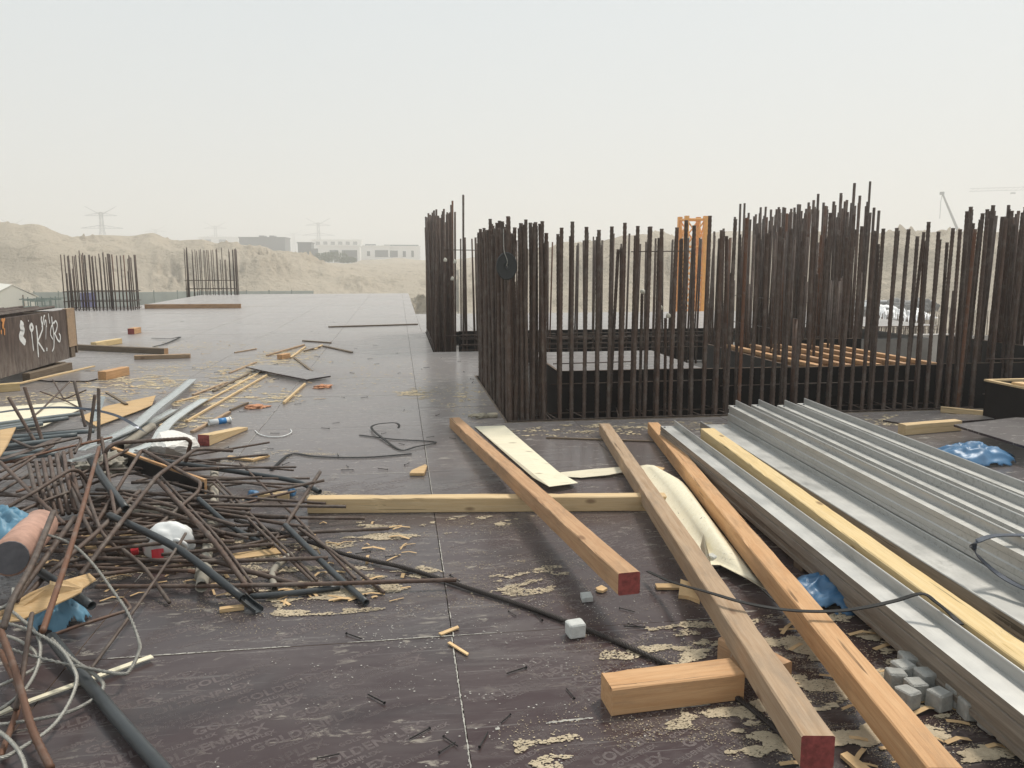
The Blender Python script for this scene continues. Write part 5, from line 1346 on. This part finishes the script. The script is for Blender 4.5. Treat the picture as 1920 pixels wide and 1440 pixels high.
bk = empty('wrapped_block', 'pale block with blue tape beside the pale cross timber', 'wood scrap', G(512, 935))
link('block', mesh('block', box_vf(-.11, .11, -.03, .03, 0, .04)), 't_pale', bk)
blob('blue_tape', (-.13, -.005, 0), (.05, .04, .05), 'bluebag', 2, 3, .4, parent=bk); blob('blue_tape', (.12, .02, 0.01), (.03, .03, .04), 'bluebag', 5, 3, .4, parent=bk)

# pale wire rope coil, lower left
def C3(x, y, z): return G(x / 3.0, 960 + y / 3.0, z)
coil = [([(230, 115, .30), (400, 180, .28), (520, 290, .25), (640, 450, .21), (720, 570, .18), (780, 720, .13), (780, 790, .10), (730, 890, .07), (680, 910, .07), (500, 880, .09), (220, 820, .12), (0, 750, .15), (-140, 700, .16)], 'tall loop'),
        ([(-150, 590, .20), (0, 615, .19), (180, 670, .17), (330, 760, .14), (415, 880, .11), (430, 960, .09), (380, 1090, .07), (280, 1220, .05), (100, 1340, .04), (0, 1385, .04), (-160, 1400, .05)], 'widest loop'),
        ([(-120, 670, .16), (0, 690, .15), (100, 720, .14), (190, 780, .12), (220, 850, .10), (180, 890, .09), (0, 975, .08), (-130, 1000, .08)], 'smallest loop'),
        ([(-80, 560, .24), (30, 540, .22), (130, 610, .19), (200, 680, .16), (228, 770, .13), (200, 900, .10), (120, 1020, .07), (0, 1110, .05), (-120, 1150, .05)], 'inner loop'),
        ([(290, 712, .14), (400, 820, .10), (500, 890, .08), (570, 950, .05), (580, 990, .04), (530, 1050, .03), (400, 1120, .025), (240, 1160, .025), (0, 1195, .03), (-120, 1190, .04)], 'low loop'),
        ([(-100, 1190, .07), (0, 1240, .06), (70, 1300, .05), (120, 1370, .04), (145, 1450, .03), (140, 1520, .03)], 'front loop'),
        ([(75, 430, .30), (70, 490, .28), (30, 530, .26), (-40, 560, .25)], 'stub')]
co = empty('wire_rope_coil', 'loose coil of pale steel wire rope at the lower corner of the heap', 'wire rope', C3(100, 900, 0))
for pts, nm in coil:
    o = twisted_rope('rope_loop', None, [C3(*p) for p in pts], .0075, 'rope_l', 6, .06, 8)
    o.parent = co; o.location = Vector(o.location) - co.location

# ------------------------------------------------------------------ mid-deck scraps
timber('old_timber', 'long dark old timber beyond the box form end', G(143, 656), G(312, 664), .10, .10, 't_dark', ends=(None, 't_brown'))
timber('plank', 'short pale plank in front of the long dark timber', G(253, 674), G(357, 671), .10, .07, 't_grey')
timber('wood_wedge', 'pale wooden wedge lying behind the long dark timber', G(176, 652), G(224, 644), .12, .10, 't_yellow')
timber('timber_offcut', 'orange timber offcut on sawdust left of the channel', G(192, 713), G(236, 703), .12, .12, 't_orange')
timber('timber_offcut', 'small block with red painted end far across the deck', G(246, 627), G(259, 624), .14, .13, 't_orange', ends=('red', None))
timber('pale_lath', 'long pale lath running from the box form towards the block', G(-10, 731, .02), G(176, 688, .02), .05, .02, 't_pale')
orient_local(sheet('plywood_offcut', 'grey plywood sheet lying before the packer under the box form', [(60, 712), (125, 698), (200, 700), (182, 712), (165, 716), (90, 716)], .016, 'ply', 'plywood'))
orient_local(sheet('plywood_offcut', 'slanted grey plywood offcut lying on sticks in mid deck', [(461, 690, .05), (500, 685, .05), (560, 692, .05), (620, 707, .03), (575, 714, .03), (520, 703, .04)], .02, 'ply', 'plywood'))
timber('timber_edge', 'long plank on edge lying at the far deck step', Q(272, 582, 29.2) * Vector((1, 1, 0)).length * 0 + Vector((Q(272, 580, 28.6).x, 28.6, 0)), Vector((Q(452, 579, 28.4).x, 28.4, 0)), .06, .15, 't_brown')
timber('long_lath', 'long grey lath lying across the far deck', G(616, 614), G(783, 609), .08, .03, 't_dark')
timber('long_lath', 'grey lath beyond the scrap sticks', G(568, 640), G(620, 644), .05, .025, 't_dark'); timber('long_lath', 'grey lath right of the scrap sticks', G(607, 650), G(660, 662), .05, .025, 't_dark')
sticks = [((300, 800), (505, 690)), ((350, 792), (500, 705)), ((400, 735), (470, 700)), ((362, 742), (425, 718)), ((532, 758), (572, 722)), ((552, 672), (585, 697)), ((500, 668), (570, 648)), ((545, 672), (572, 652)), ((570, 660), (600, 652)), ((430, 700), (480, 680)), ((360, 812), (430, 775)), ((432, 771), (465, 757)), ((590, 656), (604, 648)), ((330, 755), (372, 744)), ((440, 662), (480, 655))]
for i, (a, b) in enumerate(sticks):
    timber('stick', 'thin scrap stick lying among the sawdust in mid deck', G(a[0], a[1], .0), G(b[0], b[1], .0), R.uniform(.02, .04), R.uniform(.015, .03), R.choice(['t_dark', 't_grey', 't_pale']), group='scrap sticks in the sawdust')
timber('timber_offcut', 'small orange block among the scrap sticks', G(524, 674), G(540, 671), .10, .08, 't_orange')
wd_ = timber('wood_wedge', 'tapered timber wedge with red painted end beside the sack', G(382, 836), G(455, 806), .11, .10, 't_pale', ends=('red', None))
for v in wd_.data.vertices:
    ln = max(q.co.x for q in wd_.data.vertices)
    if v.co.z > .05: v.co.z *= 1 - .72 * (v.co.x / ln)
cy = empty('caulk_tube', 'white and blue cartridge tube lying on the deck', 'tube', G(412, 790, .032)); cy.rotation_euler = (0, 0, .62)
link('barrel', mesh('barrel', pipe_vf([(-.11, 0, 0), (.11, 0, 0)], .030, .003, 18), True), 'whiteplastic', cy)
link('label_print', mesh('label_print', pipe_vf([(-.02, 0, 0), (.06, 0, 0)], .0308, .0007, 18), True), 'blueprint', cy); link('rim', mesh('rim', pipe_vf([(.095, 0, 0), (.11, 0, 0)], .034, .0035, 18), True), 'whiteplastic', cy)
o = link('white_cable', mesh('white_cable', tube_vf(smooth_path([G(478, 807, .006), G(486, 814, .006), G(505, 819, .006), G(530, 818, .006), G(546, 811, .008), G(545, 805, .012)], 6), .005, 6), True), 'whiteplastic'); tag(o, 'thin white cable end curled on the deck', 'cable')
for lab, p, s, sd_ in (('orange rag on the open deck', (603, 727), (.12, .09, .025), 1), ('pale orange rag beside the bent stick', (478, 764), (.13, .1, .02), 6)):
    o = blob('rag', G(*p), s, 'rag', sd_, 4, .7, 3.5); tag(o, lab, 'rag')
orient_local(sheet('wood_scrap', 'bent thin board near the heap corner', [(426, 860), (475, 866), (506, 857), (500, 855), (474, 863), (430, 857)], .016, 'torn', 'wood scrap'))
orient_local(sheet('wood_scrap', 'small wood block by the deck seam', [(768, 892), (795, 892), (801, 877), (797, 875), (772, 886)], .02, 'torn', 'wood scrap'))
orient_local(sheet('wood_chip', 'thin orange splinter on the cross seam', [(822, 1189), (858, 1175), (861, 1179), (828, 1192)], .006, 'chip', 'wood chip'))
orient_local(sheet('wood_chip', 'thin orange splinter beside the long deck seam', [(839, 1207), (844, 1205), (879, 1227), (876, 1230)], .006, 'chip', 'wood chip'))
orient_local(sheet('wood_chip', 'splintered lath in the near corner between timbers', [(1575, 1420), (1588, 1415), (1640, 1452), (1620, 1460)], .012, 'chip', 'wood chip'))
strap('strap', 'dark folded strap far across the deck', [(285, 634, .01), (318, 635, .03), (338, 632, .02), (312, 644, .01), (288, 650, .01)], .05)
# glove
gl = empty('work_glove', 'worn knit work glove lying by the trench corner', 'glove', G(905, 783)); gl.rotation_euler = (0, 0, -.15)
blob('palm', (0, 0, 0), (.075, .05, .032), 'glove', 4, 4, .25, 2, parent=gl)
for k, (dx, dy, ln) in enumerate(((-.055, .035, .07), (-.065, .012, .085), (-.065, -.012, .085), (-.055, -.034, .065))):
    link('finger', mesh('finger', tube_vf(smooth_path([(dx + .02, dy, .02), (dx - ln * .5, dy * 1.2, .026), (dx - ln, dy * 1.3, .012)], 4), .0115, 8, taper=(1, .75)), True), 'glove', gl)
link('thumb', mesh('thumb', tube_vf(smooth_path([(.0, -.04, .02), (-.03, -.075, .022), (-.06, -.085, .012)], 4), .012, 8, taper=(1, .75)), True), 'glove', gl)
link('cuff', mesh('cuff', tube_vf([(.05, .005, .018), (.10, .012, .02), (.15, .02, .016)], .03, 12, taper=(1, 1.1)), True), 'glove', gl)
gl.children[-1].scale = (1, 1.1, .62)

# ------------------------------------------------------------------ nails, sawdust, grit
nail_me = mesh('nail', cat_vf([tube_vf([(0, 0, .004), (.075, 0, .004)], .0022, 5), tube_vf([(.075, 0, .004), (.077, 0, .004)], .005, 6)])); nail_me.materials.append(M['strap'])
NP = [(R.uniform(330, 900), R.uniform(660, 900)) for _ in range(40)] + [(R.uniform(560, 1200), R.uniform(960, 1420)) for _ in range(22)] + [(R.uniform(300, 780), R.uniform(600, 700)) for _ in range(16)]
for px, py in NP:
    o = bpy.data.objects.new('nail', nail_me); COL.objects.link(o); o.location = G(px, py, .0015); o.rotation_euler = (0, 0, R.random() * 6.28); s_ = R.uniform(.8, 1.25); o.scale = (s_, s_, s_)
    tag(o, 'small dark nail lying loose on the deck', 'nail', 'loose nails on the deck')
def in_trench(p): return (p.y > 7.68 and p.x > 1.03 and p.y < 11.05) or (p.y > 14.0 and p.x > .58)
NM = 3.6
def scatter(name, clusters, mat, size, zmax, seed, thr=0.0, kind='stuff', th=True, sharp=1.0):
    rr = random.Random(seed); V = []; Fc = []
    for (px, py, rx, ry, n) in clusters:
        c_ = G(px, py); 
        for _ in range(int(n * NM)):
            a = rr.random() * 6.283; q = rr.random() ** .6
            p = c_ + Vector((math.cos(a) * rx * q, math.sin(a) * ry * q, 0))
            f = frac((p.x * 4.5 + seed, p.y * 9.0, 0), 1, 6)
            if f < thr + q * .30 * sharp: continue
            if in_trench(p): continue
            s = size * rr.uniform(.4, 1.3); m_ = rr.randint(4, 6); a0 = rr.random() * 6.28; i0 = len(V)
            z = .0012 + rr.random() * zmax
            top = []
            for k in range(m_):
                aa = a0 + 6.283 * k / m_; r2 = s * rr.uniform(.6, 1.1); V.append((p.x + math.cos(aa) * r2 * 1.3, p.y + math.sin(aa) * r2 * .8, z + rr.uniform(0, .0015)))
            if th:
                V.append((p.x, p.y, z + s * rr.uniform(.08, .3)))
                for k in range(m_): Fc.append((i0 + k, i0 + (k + 1) % m_, i0 + m_))
            else: Fc.append(tuple(range(i0, i0 + m_)))
    o = link(name, mesh(name, (V, Fc)), mat); return o
saw = scatter('sawdust', [(780, 738, .30, .4, 1200), (560, 1020, .5, .2, 1500), (640, 1100, .55, .32, 5200), (560, 1130, .45, .15, 1800), (690, 990, .35, .12, 1100), (730, 1005, .4, .1, 900),
    (430, 1050, .5, .35, 2600), (300, 1040, .5, .4, 1800), (960, 975, .40, .10, 1600), (870, 975, .25, .07, 600), (960, 1100, .22, .16, 700), (1000, 1070, .2, .15, 500), (1280, 1225, .35, .16, 1500), (1320, 1200, .3, .2, 1500), (1440, 1330, .25, .25, 3000), (1420, 1400, .25, .12, 1600), (1560, 1270, .25, .35, 5000), (1640, 1200, .3, .35, 4500), (1620, 1370, .25, .25, 5000), (1700, 1380, .3, .2, 4500), (1800, 1420, .3, .2, 3500), (1480, 1200, .25, .25, 1500), (1240, 1345, .3, .08, 900), (1030, 1400, .12, .12, 500), (1220, 800, .9, .25, 900), (880, 800, .4, .3, 500), (560, 850, .4, .15, 500), (560, 930, .4, .15, 700), (120, 750, 1.2, .5, 1800), (350, 870, .8, .3, 1200), (1680, 795, .8, .2, 800), (660, 600, 2.5, 2.5, 500)], 'sawdust', .0052, .0016, 3, thr=.02)
tag(saw, 'fine pale sawdust and wood crumbs scattered over the deck', 'sawdust', kind='stuff')
NM = 1.0
mid = scatter('sawdust_patches', [(235, 712, .9, .5, 2600), (270, 722, .8, .4, 2200), (430, 722, .55, .9, 3200), (470, 700, .6, .9, 3200), (515, 678, .7, 1.0, 3200), (545, 662, .6, .8, 2000), (400, 752, .45, .5, 1800), (360, 790, .4, .4, 1200), (515, 745, .35, .5, 1200), (330, 690, 1.2, .8, 1200), (340, 650, 1.8, 1.2, 1400), (120, 745, 1.0, .5, 2000), (780, 738, .3, .45, 1000), (700, 700, 1.5, 2.0, 700), (870, 745, .4, 1.2, 900), (1150, 805, 1.2, .3, 1200), (1700, 788, 1.0, .3, 1000)], 'sawfresh', .015, .002, 29, thr=-.10, sharp=1.2)
tag(mid, 'thin sawdust patches lying on the middle of the deck', 'sawdust', kind='stuff')
NM = 1.8
crumbs = scatter('sawdust_crumbs', [(640, 1090, .9, .6, 2600), (480, 1060, .8, .6, 1800), (950, 985, .7, .22, 1000), (980, 1090, .5, .4, 900), (1300, 1215, .6, .4, 1400), (1450, 1340, .5, .5, 2000), (1620, 1280, .7, .7, 4200), (1740, 1380, .6, .4, 2600), (460, 710, 1.8, 1.3, 1800), (250, 720, 1.6, .8, 1500), (1060, 820, 1.1, .5, 1200), (640, 880, 1.2, .8, 1200), (1200, 1360, .5, .2, 600)], 'sawdust', .0026, .001, 19, thr=-.28)
tag(crumbs, 'loose crumbs of sawdust around the sawdust patches', 'sawdust', kind='stuff')
NM = .4
grit = scatter('grit', [(1080, 1200, 1.0, .8, 1600), (900, 1250, .9, .7, 1100), (1150, 1150, .6, .4, 700), (700, 1150, .9, .5, 1300), (620, 1300, .9, .6, 500), (900, 1000, 1.0, .8, 1300), (1000, 850, 1.0, .9, 900), (700, 800, 1.6, 1.8, 900), (1550, 1300, .8, .8, 900), (520, 800, 2.0, 2.0, 900), (450, 950, 1.0, .7, 700)], 'grit', .0030, .0008, 8, thr=-.15)
tag(grit, 'small cement crumbs and grit on the plywood', 'grit', kind='stuff')
# dust caught along the seams
rr = random.Random(11); V = []; Fc = []
def seam(a, b, wd, cover):
    n = int((b - a).length / .012); t = (b - a).normalized(); sd_ = Vector((-t.y, t.x, 0))
    for i in range(n):
        p = a + t * (i * .012)
        if frac((p.x * 3, p.y * 3, 7), 1, 4) < cover: continue
        if in_trench(p): continue
        w1 = wd * rr.uniform(.3, 1.2); o1 = rr.uniform(-.4, .4) * wd; i0 = len(V)
        V.extend([p + sd_ * (o1 - w1) + Vector((0, 0, .0012)), p + t * .016 + sd_ * (o1 - w1 * .7) + Vector((0, 0, .0012)), p + t * .016 + sd_ * (o1 + w1 * .8) + Vector((0, 0, .0016)), p + sd_ * (o1 + w1) + Vector((0, 0, .0016))]); Fc.append((i0, i0 + 1, i0 + 2, i0 + 3))
seam(Vector((-1.3, 3.21, 0)), Vector((.2, 3.21, 0)), .0035, -.25); seam(Vector((.2, 3.21, 0)), Vector((1.7, 3.21, 0)), .0025, .05)
seam(Vector((.197, 1.8, 0)), Vector((.197, 3.2, 0)), .003, -.2); seam(Vector((.205, 3.2, 0)), Vector((.205, 12.0, 0)), .0025, -.05)
seam(Vector((-1.345, 4.0, 0)), Vector((-1.345, 14.0, 0)), .0035, .0); seam(Vector((1.745, 3, 0)), Vector((1.745, 7.6, 0)), .003, .0)
seam(Vector((.3, 2.50, 0)), Vector((1.1, 2.54, 0)), .006, .02); seam(Vector((-3, 5.93, 0)), Vector((1.7, 5.93, 0)), .003, .1); seam(Vector((-4, 8.65, 0)), Vector((1.0, 8.65, 0)), .004, .1)
o = link('seam_dust', mesh('seam_dust', (V, Fc)), 'grit'); tag(o, 'pale dust caught along the plywood seams', 'dust', kind='stuff')
# shavings: longer thin curls
rr = random.Random(5); parts = []
for k in range(260):
    px, py = rr.choice([(rr.uniform(150, 320), rr.uniform(690, 740)), (rr.uniform(350, 620), rr.uniform(640, 760)), (rr.uniform(500, 760), rr.uniform(980, 1130)), (rr.uniform(1440, 1850), rr.uniform(1180, 1440)), (rr.uniform(0, 450), rr.uniform(1000, 1130))])
    p = G(px, py); a = rr.gauss(0.1, .6); ln = rr.uniform(.03, .14); d = Vector((math.cos(a), math.sin(a), 0)) * ln
    parts.append(ribbon_vf([p + Vector((0, 0, .003)), p + d * .5 + Vector((0, 0, rr.uniform(.003, .02))), p + d + Vector((0, 0, .003))], rr.uniform(.006, .02), .0012))
o = link('wood_shavings', mesh('wood_shavings', cat_vf(parts)), 'chip'); tag(o, 'pale wood shavings strewn over the sawdust', 'shavings', kind='stuff')

# ------------------------------------------------------------------ haze (dusty air), sky lies outside
hz = box('haze', -1300, 1300, -60, 1500, GZ - 2.9, 62, None)
hm = bpy.data.materials.new('dusty_air'); hm.use_nodes = True; hn = hm.node_tree; hn.nodes.clear()
ho = hn.nodes.new('ShaderNodeOutputMaterial'); hv = hn.nodes.new('ShaderNodeVolumePrincipled')
hv.inputs['Color'].default_value = (0.95, 0.94, 0.92, 1); hv.inputs['Density'].default_value = 0.0019; hv.inputs['Anisotropy'].default_value = 0.2
hn.links.new(hv.outputs[0], ho.inputs['Volume']); hz.data.materials.append(hm); tag(hz, 'pale dusty air over the whole site', 'haze', kind='stuff')
